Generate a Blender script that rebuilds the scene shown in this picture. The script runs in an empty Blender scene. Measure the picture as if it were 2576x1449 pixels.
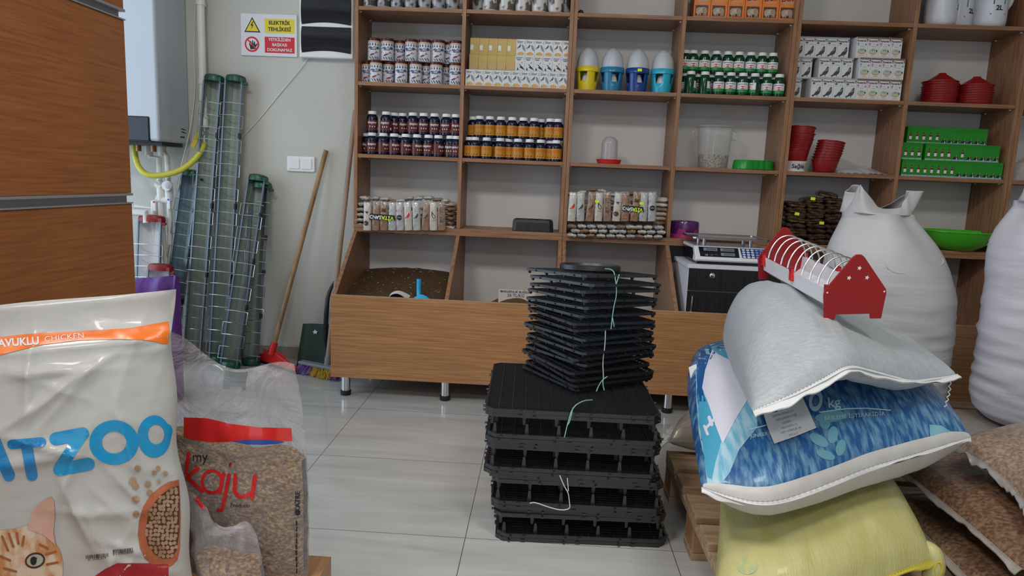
import bpy, bmesh, math, random
from mathutils import Vector, Matrix, noise
random.seed(7)
SC = bpy.context.scene
COL = SC.collection
PI = math.pi
# ---------------- camera ----------------
FPX = 1732.45
CAM = Vector((.95473, -3.42647, 1.03646))
_y, _p, _r = -.04212, -.15513, .0418
FW = Vector((math.sin(_y)*math.cos(_p), math.cos(_y)*math.cos(_p), math.sin(_p)))
R0 = Vector((math.cos(_y), -math.sin(_y), 0)); U0 = R0.cross(FW)
RT = R0*math.cos(_r) + U0*math.sin(_r); UP = -R0*math.sin(_r) + U0*math.cos(_r)
cd = bpy.data.cameras.new('camera'); cam = bpy.data.objects.new('camera', cd); COL.objects.link(cam)
cd.sensor_fit = 'HORIZONTAL'; cd.sensor_width = 36; cd.lens = FPX*36/2576; cd.clip_start = .05; cd.clip_end = 60
mw = Matrix((RT, UP, -FW)).transposed().to_4x4(); mw.translation = CAM; cam.matrix_world = mw
SC.camera = cam
SC.view_settings.view_transform = 'Standard'; SC.view_settings.look = 'None'
SC.view_settings.gamma = 1; SC.view_settings.use_curve_mapping = False
SC.view_settings.exposure = 0.46
# ---------------- world and lights ----------------
W = bpy.data.worlds.new('world'); SC.world = W; W.use_nodes = True
W.node_tree.nodes['Background'].inputs[0].default_value = (.75, .85, 1, 1)
W.node_tree.nodes['Background'].inputs[1].default_value = .3
def area(name, loc, rot, sx, sy, power, col, spread=PI):
    l = bpy.data.lights.new(name, 'AREA'); l.shape = 'RECTANGLE'; l.size = sx; l.size_y = sy
    l.energy = power; l.color = col; l.spread = spread
    o = bpy.data.objects.new(name, l); COL.objects.link(o); o.location = loc; o.rotation_euler = rot; return o
# daylight through the big window in the left wall, and through the shop front behind the camera
area('window_daylight', (-2.40, -1.45, 1.45), (0, -PI/2, 0), 2.2, 3.2, 40, (.66, .83, 1.0))
area('shopfront_daylight', (.9, -6.55, 1.5), (PI/2, 0, 0), 4.0, 2.2, 16, (.80, .90, 1.0))
for lx, ly, lp in ((-.2, -3.0, 32), (1.7, -3.0, 17), (.9, -5.0, 26)):
    area('ceiling_lamp_light', (lx, ly, 2.93), (0, 0, 0), .56, .56, lp, (1.0, .965, .915))

def at(u, v, x=None, y=None, z=None):
    """point of the view ray through photo pixel (u, v) at a known world x, y or z"""
    d = FW + RT*((u-1288)/FPX) - UP*((v-724.5)/FPX)
    if x is not None: t = (x-CAM.x)/d.x
    elif y is not None: t = (y-CAM.y)/d.y
    else: t = (z-CAM.z)/d.z
    return CAM + d*t
def gx(u, v, y): return at(u, v, y=y).x

# ---------------- materials ----------------
def mat(name, col, rough=.5, metal=0, spec=.5, trans=0, alpha=1, ior=1.45, col2=None, nscale=8, nstretch=(1,1,1), namp=1.0, col3=None,
        bump=0, bscale=60, bstretch=(1,1,1), coat=0, emit=0, sheen=0, detail=4, lo=.35, hi=.65, coord='Object'):
    m = bpy.data.materials.new(name); m.use_nodes = True
    nt = m.node_tree; b = nt.nodes['Principled BSDF']
    def s(k, v):
        if k in b.inputs: b.inputs[k].default_value = v
    c4 = (*col, 1)
    s('Base Color', c4); s('Roughness', rough); s('Metallic', metal); s('Specular IOR Level', spec); s('IOR', ior)
    s('Transmission Weight', trans); s('Alpha', alpha); s('Coat Weight', coat); s('Sheen Weight', sheen)
    if emit: s('Emission Color', c4); s('Emission Strength', emit)
    tc = None
    def coords(st):
        nonlocal tc
        if tc is None: tc = nt.nodes.new('ShaderNodeTexCoord')
        mp = nt.nodes.new('ShaderNodeMapping'); mp.inputs['Scale'].default_value = st
        nt.links.new(tc.outputs[coord], mp.inputs[0]); return mp.outputs[0]
    if col2 is not None:
        n = nt.nodes.new('ShaderNodeTexNoise'); n.inputs['Scale'].default_value = nscale; n.inputs['Detail'].default_value = detail
        nt.links.new(coords(nstretch), n.inputs['Vector'])
        r = nt.nodes.new('ShaderNodeValToRGB'); r.color_ramp.elements[0].position = lo; r.color_ramp.elements[1].position = hi
        r.color_ramp.elements[0].color = c4; r.color_ramp.elements[1].color = (*col2, 1)
        if col3 is not None:
            e = r.color_ramp.elements.new((lo+hi)/2); e.color = (*col3, 1)
        nt.links.new(n.outputs['Fac'], r.inputs[0]); nt.links.new(r.outputs[0], b.inputs['Base Color'])
    if bump:
        n = nt.nodes.new('ShaderNodeTexNoise'); n.inputs['Scale'].default_value = bscale; n.inputs['Detail'].default_value = 3
        nt.links.new(coords(bstretch), n.inputs['Vector'])
        bp = nt.nodes.new('ShaderNodeBump'); bp.inputs['Strength'].default_value = bump; bp.inputs['Distance'].default_value = .01
        nt.links.new(n.outputs['Fac'], bp.inputs['Height']); nt.links.new(bp.outputs[0], b.inputs['Normal'])
    return m
def film(name, col, opac, rough=.12, bump=.5, bscale=14, bstretch=(1,1,1)):
    """thin clear plastic film: mostly see-through, with a glossy creased skin"""
    m = bpy.data.materials.new(name); m.use_nodes = True; nt = m.node_tree; nt.nodes.clear()
    out = nt.nodes.new('ShaderNodeOutputMaterial'); tr = nt.nodes.new('ShaderNodeBsdfTransparent')
    pb = nt.nodes.new('ShaderNodeBsdfPrincipled'); pb.inputs['Base Color'].default_value = (*col, 1); pb.inputs['Roughness'].default_value = rough
    pb.inputs['Specular IOR Level'].default_value = .8
    mx = nt.nodes.new('ShaderNodeMixShader'); fr = nt.nodes.new('ShaderNodeLayerWeight'); fr.inputs[0].default_value = .35
    ma = nt.nodes.new('ShaderNodeMath'); ma.operation = 'MULTIPLY_ADD'; ma.inputs[1].default_value = .6; ma.inputs[2].default_value = opac; ma.use_clamp = True
    tc = nt.nodes.new('ShaderNodeTexCoord'); mp = nt.nodes.new('ShaderNodeMapping'); mp.inputs['Scale'].default_value = bstretch
    n = nt.nodes.new('ShaderNodeTexNoise'); n.inputs['Scale'].default_value = bscale; n.inputs['Detail'].default_value = 5; n.inputs['Distortion'].default_value = 1.2
    bp = nt.nodes.new('ShaderNodeBump'); bp.inputs['Strength'].default_value = bump; bp.inputs['Distance'].default_value = .03
    L = nt.links.new
    L(tc.outputs['Object'], mp.inputs[0]); L(mp.outputs[0], n.inputs['Vector']); L(n.outputs['Fac'], bp.inputs['Height'])
    L(bp.outputs[0], pb.inputs['Normal']); L(bp.outputs[0], fr.inputs['Normal'])
    L(fr.outputs['Facing'], ma.inputs[0]); L(ma.outputs[0], mx.inputs[0]); L(tr.outputs[0], mx.inputs[1]); L(pb.outputs[0], mx.inputs[2]); L(mx.outputs[0], out.inputs[0])
    return m
MT = {}
MT['wood_x'] = mat('wood grain along x', (.215,.10,.048), .42, col2=(.335,.17,.085), nscale=5, nstretch=(1.2,14,16), detail=6, bump=.12, bscale=30, bstretch=(1,10,10))
MT['wood_z'] = mat('wood grain upright', (.225,.103,.05), .42, col2=(.345,.175,.088), nscale=5, nstretch=(14,14,1.2), detail=6)
MT['wood_edge'] = mat('wood edge band', (.50,.33,.21), .35)
MT['panel'] = mat('oak veneer panel', (.30,.135,.055), .38, col2=(.48,.24,.10), col3=(.38,.185,.077), nscale=6, nstretch=(.9,10,30), detail=8, lo=.3, hi=.7, bump=.08, bscale=40, bstretch=(.5,6,12))
MT['cab'] = mat('red brown oak veneer', (.27,.090,.028), .34, col2=(.40,.155,.055), col3=(.34,.125,.042), nscale=7, nstretch=(10,1,26), detail=8, lo=.3, hi=.7)
MT['wall'] = mat('painted plaster wall', (.50,.50,.455), .75, col2=(.56,.56,.52), nscale=1.3, bump=.05, bscale=90)
MT['ceil'] = mat('white ceiling', (.8,.8,.78), .8)
MT['white'] = mat('white plastic', (.78,.79,.80), .35)
MT['white2'] = mat('warm white plastic pipe', (.74,.74,.70), .35)
MT['wboard'] = mat('white back board', (.60,.59,.58), .55, col2=(.64,.63,.62), nscale=2)
MT['black'] = mat('black plastic', (.012,.012,.014), .4)
MT['tray'] = mat('black moulded plastic', (.008,.009,.012), .42, spec=1.0)
MT['chrome'] = mat('chrome', (.75,.76,.78), .12, metal=1)
MT['steel'] = mat('steel wire', (.62,.63,.64), .28, metal=1)
MT['alu'] = mat('brushed aluminium', (.36,.36,.38), .35, metal=.25)
MT['steelp'] = mat('stainless pan', (.45,.45,.46), .22, metal=1)
MT['grout'] = mat('grout', (.12,.12,.12), .8)
MT['red'] = mat('red plastic', (.27,.010,.012), .38)
MT['red2'] = mat('bright red plastic', (.62,.02,.02), .35)
MT['ink'] = mat('black print', (.015,.015,.02), .5)
MT['paper'] = mat('white paper label', (.72,.72,.72), .55)
MT['yel'] = mat('yellow print', (.75,.62,.03), .45)
MT['neon'] = mat('neon yellow price sticker', (.68,.95,.02), .5)
MT['redp'] = mat('red print', (.6,.02,.03), .45)
MT['green'] = mat('dark green plastic', (.012,.075,.045), .35)
MT['gold'] = mat('gold carton', (.48,.32,.07), .25, col2=(.60,.42,.12), nscale=9)
MT['stickr'] = mat('pale price sticker', (.75,.76,.74), .5)

# ---------------- mesh builder ----------------
_glyph = {}
def glyphs(s, bold=0.0, spacing=1.0):
    k = (s, bold, spacing)
    if k not in _glyph:
        c = bpy.data.curves.new('t', 'FONT'); c.body = s; c.size = 1; c.offset = bold; c.space_character = spacing; c.resolution_u = 3
        c.align_x = 'CENTER'; c.align_y = 'CENTER'
        o = bpy.data.objects.new('t', c); COL.objects.link(o)
        me = bpy.data.meshes.new_from_object(o.evaluated_get(bpy.context.evaluated_depsgraph_get()))
        vs = [(v.co.x, v.co.y) for v in me.vertices]; fs = [tuple(p.vertices) for p in me.polygons]
        bpy.data.objects.remove(o); bpy.data.meshes.remove(me); bpy.data.curves.remove(c)
        _glyph[k] = (vs, fs)
    return _glyph[k]
def cut2d(vs, fs, step):
    bm = bmesh.new()
    bv = [bm.verts.new((x, y, 0)) for x, y in vs]
    for f in fs:
        try: bm.faces.new([bv[i] for i in f])
        except ValueError: pass
    xs = [p[0] for p in vs]; ys = [p[1] for p in vs]
    for ax, lo, hi in ((0, min(xs), max(xs)), (1, min(ys), max(ys))):
        n = int((hi-lo)/step)
        for i in range(1, n+1):
            co = [0,0,0]; no = [0,0,0]; co[ax] = lo + (hi-lo)*i/(n+1); no[ax] = 1
            bmesh.ops.bisect_plane(bm, geom=bm.verts[:]+bm.edges[:]+bm.faces[:], plane_co=co, plane_no=no)
    bmesh.ops.triangulate(bm, faces=bm.faces[:])
    bm.verts.index_update()
    r = ([(v.co.x, v.co.y) for v in bm.verts], [tuple(v.index for v in f.verts) for f in bm.faces]); bm.free(); return r
class MB:
    def __init__(s): s.v=[]; s.f=[]; s.m=[]; s.s=[]; s.mats=[]
    def mi(s, m):
        if isinstance(m, str): m = MT[m]
        if m not in s.mats: s.mats.append(m)
        return s.mats.index(m)
    def add(s, vs, fs, m, smooth=False, M=None):
        o = len(s.v); i = s.mi(m)
        s.v += [tuple(M @ Vector(v)) if M else tuple(v) for v in vs]
        for f in fs: s.f.append(tuple(o+k for k in f)); s.m.append(i); s.s.append(smooth)
        return s
    def box(s, a, b, m, M=None):
        (x0,y0,z0),(x1,y1,z1) = a, b
        return s.add([(x0,y0,z0),(x1,y0,z0),(x1,y1,z0),(x0,y1,z0),(x0,y0,z1),(x1,y0,z1),(x1,y1,z1),(x0,y1,z1)],
                     [(0,3,2,1),(4,5,6,7),(0,1,5,4),(1,2,6,5),(2,3,7,6),(3,0,4,7)], m, False, M)
    def lathe(s, prof, m, n=24, c=(0,0,0), sx=1, sy=1, cap=True, M=None, fn=None):
        vs=[]; fs=[]
        for r, z in prof:
            for k in range(n):
                a = 2*PI*k/n; rr = r*(fn(a, z) if fn else 1)
                vs.append((c[0]+rr*sx*math.cos(a), c[1]+rr*sy*math.sin(a), c[2]+z))
        for i in range(len(prof)-1):
            for k in range(n): fs.append((i*n+k, i*n+(k+1)%n, (i+1)*n+(k+1)%n, (i+1)*n+k))
        if cap:
            fs.append(tuple(range(n-1,-1,-1))); L=(len(prof)-1)*n; fs.append(tuple(L+k for k in range(n)))
        return s.add(vs, fs, m, True, M)
    def tube(s, pts, r, m, n=8, M=None, smooth_path=0, closed=False):
        pts = [Vector(p) for p in pts]
        for _ in range(smooth_path):
            q=[pts[0]]
            for a,b in zip(pts, pts[1:]): q += [a.lerp(b,.25), a.lerp(b,.75)]
            q.append(pts[-1]); pts=q
        vs=[]; fs=[]; N=len(pts); up=None
        for i,p in enumerate(pts):
            t = (pts[(i+1)%N]-pts[i-1]) if closed else (pts[min(i+1,N-1)]-pts[max(i-1,0)])
            t.normalize()
            if up is None: up = Vector((0,0,1)) if abs(t.z)<.9 else Vector((1,0,0))
            a = up - t*up.dot(t)
            if a.length<1e-5: a = t.orthogonal()
            a.normalize(); b = t.cross(a); up = a
            rr = (lambda q:r[int(q)]+(r[min(int(q)+1,len(r)-1)]-r[int(q)])*(q-int(q)))(i*(len(r)-1)/max(1,N-1)) if isinstance(r,(list,tuple)) else r
            for k in range(n):
                an=2*PI*k/n; vs.append(p+a*rr*math.cos(an)+b*rr*math.sin(an))
        for i in range(N if closed else N-1):
            j=(i+1)%N
            for k in range(n): fs.append((i*n+k, i*n+(k+1)%n, j*n+(k+1)%n, j*n+k))
        if not closed: fs.append(tuple(range(n-1,-1,-1))); fs.append(tuple((N-1)*n+k for k in range(n)))
        return s.add(vs, fs, m, True, M)
    def grid(s, fn, nu, nv, m, smooth=True, wrap=False, M=None):
        vs=[fn(i/nu, j/nv) for j in range(nv+1) for i in range(nu+(0 if wrap else 1))]
        w = nu if wrap else nu+1
        fs=[(j*w+i, j*w+(i+1)%w, (j+1)*w+(i+1)%w, (j+1)*w+i) for j in range(nv) for i in range(nu)]
        return s.add(vs, fs, m, smooth, M)
    def prism(s, poly, h0, h1, m, fn=lambda x,y,h:(x,h,y), M=None):
        n=len(poly)
        vs=[fn(x,y,h0) for x,y in poly]+[fn(x,y,h1) for x,y in poly]
        fs=[tuple(range(n)), tuple(range(2*n-1,n-1,-1))]+[(i,i+n,(i+1)%n+n,(i+1)%n) for i in range(n)]
        return s.add(vs, fs, m, False, M)
    def poly(s, pts, fn, m, cut=0):
        vs, fs = list(pts), [tuple(range(len(pts)))]
        if cut: vs, fs = cut2d(vs, fs, cut)
        return s.add([fn(x,y) for x,y in vs], fs, m, bool(cut))
    def text(s, t, size, x, y, fn, m, bold=0, cut=0, rot=0, spacing=1.0, sx=1.0):
        vs, fs = glyphs(t, bold, spacing); c, sn = math.cos(rot), math.sin(rot)
        vs=[(x+size*(sx*a*c-b*sn), y+size*(sx*a*sn+b*c)) for a,b in vs]
        if cut: vs, fs = cut2d(vs, fs, cut)
        return s.add([fn(a,b) for a,b in vs], fs, m)
    def stroke(s, pts, w, fn, m, step=.01, caps=True):
        """thick rounded pen stroke laid on a surface"""
        P=[Vector((a,b)) for a,b in pts]; Q=[P[0]]
        for a,b in zip(P,P[1:]):
            k=max(1,int((b-a).length/step)); Q += [a.lerp(b,i/k) for i in range(1,k+1)]
        for i in range(len(Q)-1):
            pass
        n=4; vs=[]; fs=[]
        for i,p in enumerate(Q):
            t=(Q[min(i+1,len(Q)-1)]-Q[max(i-1,0)]); t.normalize(); nn=Vector((-t.y,t.x))
            for k in range(n+1): q=p+nn*w*(k/n-.5); vs.append(fn(q.x,q.y))
        for i in range(len(Q)-1):
            for k in range(n): fs.append((i*(n+1)+k, i*(n+1)+k+1, (i+1)*(n+1)+k+1, (i+1)*(n+1)+k))
        s.add(vs,fs,m,True)
        if caps:
            for p in (Q[0],Q[-1]): s.disc(p.x,p.y,w/2,w/2,fn,m,rings=2)
        return s
    def disc(s, x, y, rx, ry, fn, m, n=20, rings=1, rot=0, inner=0):
        vs=[]; fs=[]; c,sn=math.cos(rot),math.sin(rot)
        ks=[inner+(1-inner)*j/rings for j in range(rings+1)]
        for k in ks:
            for i in range(n):
                a=2*PI*i/n; px=rx*k*math.cos(a); py=ry*k*math.sin(a); vs.append(fn(x+px*c-py*sn, y+px*sn+py*c))
        for j in range(rings):
            for i in range(n): fs.append((j*n+i, j*n+(i+1)%n, (j+1)*n+(i+1)%n, (j+1)*n+i))
        return s.add(vs,fs,m,rings>1)
    def build(s, name, parent=None, loc=None, rot=None, bevel=0, subsurf=0, angle=.7, bseg=2):
        me = bpy.data.meshes.new(name); me.from_pydata(s.v, [], s.f)
        for m in s.mats: me.materials.append(m)
        me.polygons.foreach_set('material_index', s.m); me.polygons.foreach_set('use_smooth', s.s)
        if any(s.s) and angle: me.set_sharp_from_angle(angle=angle)
        me.validate(); me.update()
        o = bpy.data.objects.new(name, me); COL.objects.link(o)
        if parent: o.parent = parent
        if loc is not None: o.location = loc
        if rot is not None: o.rotation_euler = rot
        if bevel:
            b = o.modifiers.new('bevel','BEVEL'); b.width = bevel; b.segments = bseg; b.limit_method = 'ANGLE'; b.angle_limit = .6
        if subsurf:
            b = o.modifiers.new('sub','SUBSURF'); b.levels = subsurf; b.render_levels = subsurf
        return o
def tag(o, label, cat, group=None, kind=None):
    if label: o['label'] = label
    if cat: o['category'] = cat
    if group: o['group'] = group
    if kind: o['kind'] = kind
    return o
def thing(name, label, cat, loc=(0,0,0), rot=(0,0,0), group=None):
    o = bpy.data.objects.new(name, None); o.empty_display_size = .05; COL.objects.link(o); o.location = loc; o.rotation_euler = rot
    return tag(o, label, cat, group)
def kids(o): return [c for c in bpy.data.objects if c.parent == o]
_tree = {}
def tree(o):
    if o.name not in _tree: _tree[o.name] = [(c, tree(c)) for c in kids(o)]
    return _tree[o.name]
def dup(o, label, loc=None, rot=None, group=None, mw=None):
    def rec(src, ch, par):
        c = src.copy(); COL.objects.link(c); c.parent = par
        for a, b in ch: rec(a, b, c)
        return c
    r = rec(o, tree(o), None)
    if loc is not None: r.location = loc
    if rot is not None: r.rotation_euler = rot
    if mw is not None: r.matrix_world = mw
    r['label'] = label
    if group: r['group'] = group
    return r
class Series:
    """first call moves the prototype itself, later calls copy it"""
    def __init__(s, proto): s.p = proto; s.used = False; tree(proto)
    def put(s, label, loc, rot=(0,0,0), group=None):
        if not s.used:
            s.used = True; o = s.p; o.location = loc; o.rotation_euler = rot; o['label'] = label
            if group: o['group'] = group
            return o
        return dup(s.p, label, loc, rot, group)
ORD = ['first','second','third','fourth','fifth','sixth','seventh','eighth','ninth','tenth','eleventh','twelfth','thirteenth','fourteenth','fifteenth','sixteenth','seventeenth','eighteenth']
def ordl(i, n):
    if i == 0: return 'leftmost'
    if i == n-1: return 'rightmost'
    return ORD[i]+' from left'
def ordb(i, n):
    if i == 0: return 'lowest'
    if i == n-1: return 'topmost'
    return ORD[i]+' from bottom'

# ---------------- room shell ----------------
YB = .265
def fl_mat():
    m = bpy.data.materials.new('polished floor tiles'); m.use_nodes = True; nt = m.node_tree; b = nt.nodes['Principled BSDF']; L = nt.links.new
    g = nt.nodes.new('ShaderNodeNewGeometry'); mp = nt.nodes.new('ShaderNodeMapping'); mp.vector_type = 'POINT'
    L(g.outputs['Position'], mp.inputs[0]); mp.inputs['Location'].default_value = (-.17+6,1.03+8*.53,0)
    br = nt.nodes.new('ShaderNodeTexBrick'); br.offset = 0; br.inputs['Scale'].default_value = 1; br.inputs['Brick Width'].default_value = .60; br.inputs['Row Height'].default_value = .53
    br.inputs['Mortar Size'].default_value = .0011; br.inputs['Mortar Smooth'].default_value = 0
    L(mp.outputs[0], br.inputs['Vector'])
    mp2 = nt.nodes.new('ShaderNodeMapping'); mp2.inputs['Scale'].default_value = (1.2, 9, 1); L(g.outputs['Position'], mp2.inputs[0])
    n = nt.nodes.new('ShaderNodeTexNoise'); n.inputs['Scale'].default_value = 1.6; n.inputs['Detail'].default_value = 7; n.inputs['Distortion'].default_value = .4; L(mp2.outputs[0], n.inputs['Vector'])
    r = nt.nodes.new('ShaderNodeValToRGB'); r.color_ramp.elements[0].position=.3; r.color_ramp.elements[1].position=.7
    r.color_ramp.elements[0].color = (.385,.385,.37,1); r.color_ramp.elements[1].color = (.50,.50,.485,1); L(n.outputs['Fac'], r.inputs[0])
    mx = nt.nodes.new('ShaderNodeMixRGB'); L(br.outputs['Fac'], mx.inputs[0]); L(r.outputs[0], mx.inputs[1]); mx.inputs[2].default_value = (.07,.07,.07,1)
    L(mx.outputs[0], b.inputs['Base Color']); b.inputs['Roughness'].default_value = .13; b.inputs['Specular IOR Level'].default_value = .55
    return m
def struct(name, mb, **k):
    o = mb.build(name, **k); o['kind'] = 'structure'; return o
struct('floor', MB().box((-2.5,-6.7,-.05),(4.4,YB+.1,0), fl_mat()))
struct('ceiling', MB().box((-2.5,-6.7,3.0),(4.4,YB+.1,3.08), 'ceil'))
struct('wall_back', MB().box((-2.5,YB,0),(4.4,YB+.1,3.0), 'wall'))
struct('wall_right', MB().box((4.3,-6.6,0),(4.4,YB,3.0), 'wall'))
wl = MB(); wl.box((-2.6,-3.3,0),(-2.5,YB,.3),'wall'); wl.box((-2.6,-3.3,2.6),(-2.5,YB,3.0),'wall'); wl.box((-2.6,.15,.3),(-2.5,YB,2.6),'wall'); wl.box((-2.6,-6.6,0),(-2.5,-3.3,3.0),'wall')
struct('wall_left', wl)
wf = MB(); wf.box((-2.5,-6.7,0),(4.4,-6.6,.35),'wall'); wf.box((-2.5,-6.7,2.65),(4.4,-6.6,3.0),'wall'); wf.box((-2.5,-6.7,.35),(-1.2,-6.6,2.65),'wall'); wf.box((3.0,-6.7,.35),(4.4,-6.6,2.65),'wall')
struct('wall_front', wf)
wn = MB()
for y0 in (-3.3,-1.6,.09): wn.box((-2.56,y0,.3),(-2.5,y0+.06,2.6),'white')
for z0 in (.3,2.54): wn.box((-2.56,-3.3,z0),(-2.5,.15,z0+.06),'white')
struct('window_1', wn)
wn = MB()
for x0 in (-1.2,.87,2.94): wn.box((x0,-6.68,.35),(x0+.06,-6.62,2.65),'white')
for z0 in (.35,2.59): wn.box((-1.2,-6.68,z0),(3.0,-6.62,z0+.06),'white')
struct('window_2', wn)
bb = MB(); MT['skirt'] = mat('grey brown skirting tile', (.27,.235,.205), .3, col2=(.33,.29,.25), nscale=4)
x = -2.48
while x < .0:
    bb.box((x,YB-.010,0),(x+.298,YB,.068),'skirt'); x += .30
bb.box((-2.5,YB-.006,.068),(0,YB,.082),'wall')
struct('baseboard_back', bb)
for i,(lx,ly) in enumerate(((-.2,-3.0),(1.7,-3.0),(.9,-5.0))):
    t = thing('ceiling_lamp', 'square white ceiling light panel, one of three above the shop floor', 'lamp', (lx,ly,2.95), group='ceiling light panels')
    MB().box((-.3,-.3,.0),(.3,.3,.05),'white').build('frame', t)
    MB().box((-.28,-.28,-.004),(.28,.28,.0), mat('lamp diffuser', (1,.95,.88), .5, emit=2.0) if i==0 else bpy.data.materials['lamp diffuser']).build('diffuser', t)

# ---------------- shelving ----------------
T = .018
X = [0, .520, 1.032, 1.5602, 2.0763, 2.6234, 3.134]
ZA, ZB, ZC, ZD = 1.8312, 1.4813, 1.1349, .7868
ZT = 2.20
def shelf_unit(x0, xm, x1, label, right_bins=True):
    """one upper bookcase: x0 left face, xm divider, x1 right outer face"""
    t = thing('shelf_unit', label, 'shelf', (x0, 0, ZD))
    def B(name, a, b, m, bevel=.0012):
        a=(max(a[0],x0+.0006),)+tuple(a[1:]); b=(min(b[0],x1-.0006),)+tuple(b[1:])
        return MB().box((a[0]-x0,a[1],a[2]-ZD),(b[0]-x0,b[1],b[2]-ZD), m).build(name, t, bevel=bevel)
    B('side_panel', (x0,0,ZD),(x0+T,YB-.004,ZT),'wood_z'); B('side_panel', (x1-T,0,ZD),(x1,YB-.004,ZT),'wood_z'); B('divider', (xm,0,ZD),(xm+T,YB-.004,ZT),'wood_z')
    B('base_board', (x0,0,ZD-T),(x1,YB-.004,ZD-.0004),'wood_x'); B('top_board', (x0,0,ZT),(x1,YB-.004,ZT+T),'wood_x')
    B('back_board', (x0+T,YB-.006,ZD),(x1-T,YB-.003,ZT),'wboard',0)
    for a, b in ((x0+T, xm), (xm+T, x1-T)):
        for z in (ZA, ZB, ZC):
            s = B('shelf_board', (a+.0004,.0015,z-T),(b-.0004,YB-.006,z),'wood_x')
            for px in (a, b-.008):
                for py in (.03,.215): MB().box((px-x0,py,z-T-.005-ZD),(px-x0+.008,py+.006,z-T-ZD),'stickr').build('shelf_pin', s)
    return t
shelf_unit(X[0],X[1],X[2]+T,'left oak shelf unit, holding brown-lidded tubs and blue jars')
shelf_unit(X[2]+T,X[3],X[4]+T,'middle oak shelf unit, holding domed feeders and green bottles')
shelf_unit(X[4]+T,X[5],X[6]+T,'right oak shelf unit, holding white pigeon boxes and red bowls')
shelf_unit(X[6]+T,X[6]+.54,X[6]+1.06,'oak shelf unit cut off by the right photo edge')
YP, ZP, ZQ = -.372, .4867, .1004
def bin_unit(x0, xm, x1, label, mid=True):
    t = thing('bin_unit', label, 'bin', (x0, 0, 0))
    def side(name, xa):
        # slanted from the shelf front out to the bin front
        p = [(YB-.004,ZQ+T),(YB-.004,ZD-2*T),(0,ZD-2*T),(YP+T,ZP-.004),(YP+T,ZQ+T)]
        mb = MB(); mb.prism([(a,b) for a,b in p], xa-x0, xa-x0+T, 'wood_z', fn=lambda y,z,h:(h,y,z)); return mb.build(name, t, bevel=.001)
    side('side_panel', x0+.0008); side('side_panel', x1-T-.0008)
    if mid: side('divider', xm)
    MB().box((.0006,0,ZD-2*T),(x1-x0-.0006,YB-.004,ZD-T-.0004),'wood_x').build('top_board', t, bevel=.0012)
    MB().box((.0006,YP,ZQ+T),(x1-x0-.0006,YP+T-.0005,ZP),'panel').build('front_panel', t, bevel=.0012)
    MB().box((.0006,YP-.0008,ZP-.0012),(x1-x0-.0006,YP+T,ZP+.0008),'wood_edge').build('edge_band', t)
    MB().box((.0006,YP,ZQ),(x1-x0-.0006,YB-.004,ZQ+T-.0004),'panel').build('bottom_board', t, bevel=.0012)
    MB().box((T,YB-.008,ZQ+T),(x1-x0-T,YB-.005,ZD-2*T),'wboard').build('back_board', t)
    for lx in (.055, xm-x0+T/2, x1-x0-.055):
        for ly in (YP+.06, .2):
            l = MB().lathe([(.021,.022),(.021,ZQ)],'chrome',28,(lx,ly,0)).build('leg', t)
            pr=[(.0235,0),(.0245,.003),(.0245,.022),(.021,.024)]
            MB().lathe(pr,'black',28,(lx,ly,0),fn=lambda a,z:1+.02*math.cos(14*a)).build('foot', l)
    return t
bin_unit(X[0],X[1],X[2]+T,'left oak grain bin on chrome legs, bran and wheat inside')
bin_unit(X[2]+T,X[3],X[4]+T,'middle oak grain bin behind the black tray stack')
bin_unit(X[4]+T,X[5],X[6]+T,'right oak grain bin hidden behind the white sacks', True)
# ---------------- left wall corner ----------------
from mathutils.bvhtree import BVHTree
def hitter(mb, eps=.0012, M=None):
    """maps a photo pixel to the point of a surface it shows (for printing on that surface)"""
    vs = [M @ Vector(v) for v in mb.v] if M else [Vector(v) for v in mb.v]
    bv = BVHTree.FromPolygons(vs, mb.f)
    last = [Vector(vs[0])]
    def fn(px, py):
        d = (FW + RT*((px-1288)/FPX) - UP*((-py-724.5)/FPX)).normalized()
        loc, no, i, dist = bv.ray_cast(CAM, d)
        if loc is None:
            loc, no, i, dist = bv.find_nearest(last[0])
            if last[0] is not None: loc, no, i, dist = bv.find_nearest(CAM + d*(last[0]-CAM).length)
        last[0] = loc.copy()
        return loc - d*eps*1.2
    return fn
def nz(p, s, a): return noise.noise(Vector(p)*s)*a
def place(t, base, top, facing=Vector((0,1,0))):
    z = (Vector(top)-Vector(base)).normalized(); y = (facing - z*facing.dot(z)).normalized(); x = y.cross(z)
    M = Matrix((x,y,z)).transposed().to_4x4(); M.translation = Vector(base); t.matrix_world = M; t.rotation_mode = 'XYZ'
    return M

# breaker box
t = thing('breaker_box', 'white electrical breaker box with two dark windows, next to the warning sign', 'breaker box', (-.207,YB,1.62))
b = MB(); b.box((-.142,-.045,0),(.138,-.0005,.62),'white'); b.build('box_body', t, bevel=.006)
for z0 in (.035,.175,.32,.46):
    w = MB(); MT.setdefault('smoke', mat('smoked window', (.012,.013,.018), .12, spec=.6))
    w.grid(lambda u,v: (-.128+.256*u, -.047-.013*math.sin(PI*v)**.5, z0+.118*v - .012*(1-math.sin(PI*u))*(1 if v<.5 else -0)), 14, 8, 'smoke')
    w.box((-.128,-.049,z0+.002),(.128,-.043,z0+.114),'smoke'); w.build('window_cover', t)
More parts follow.
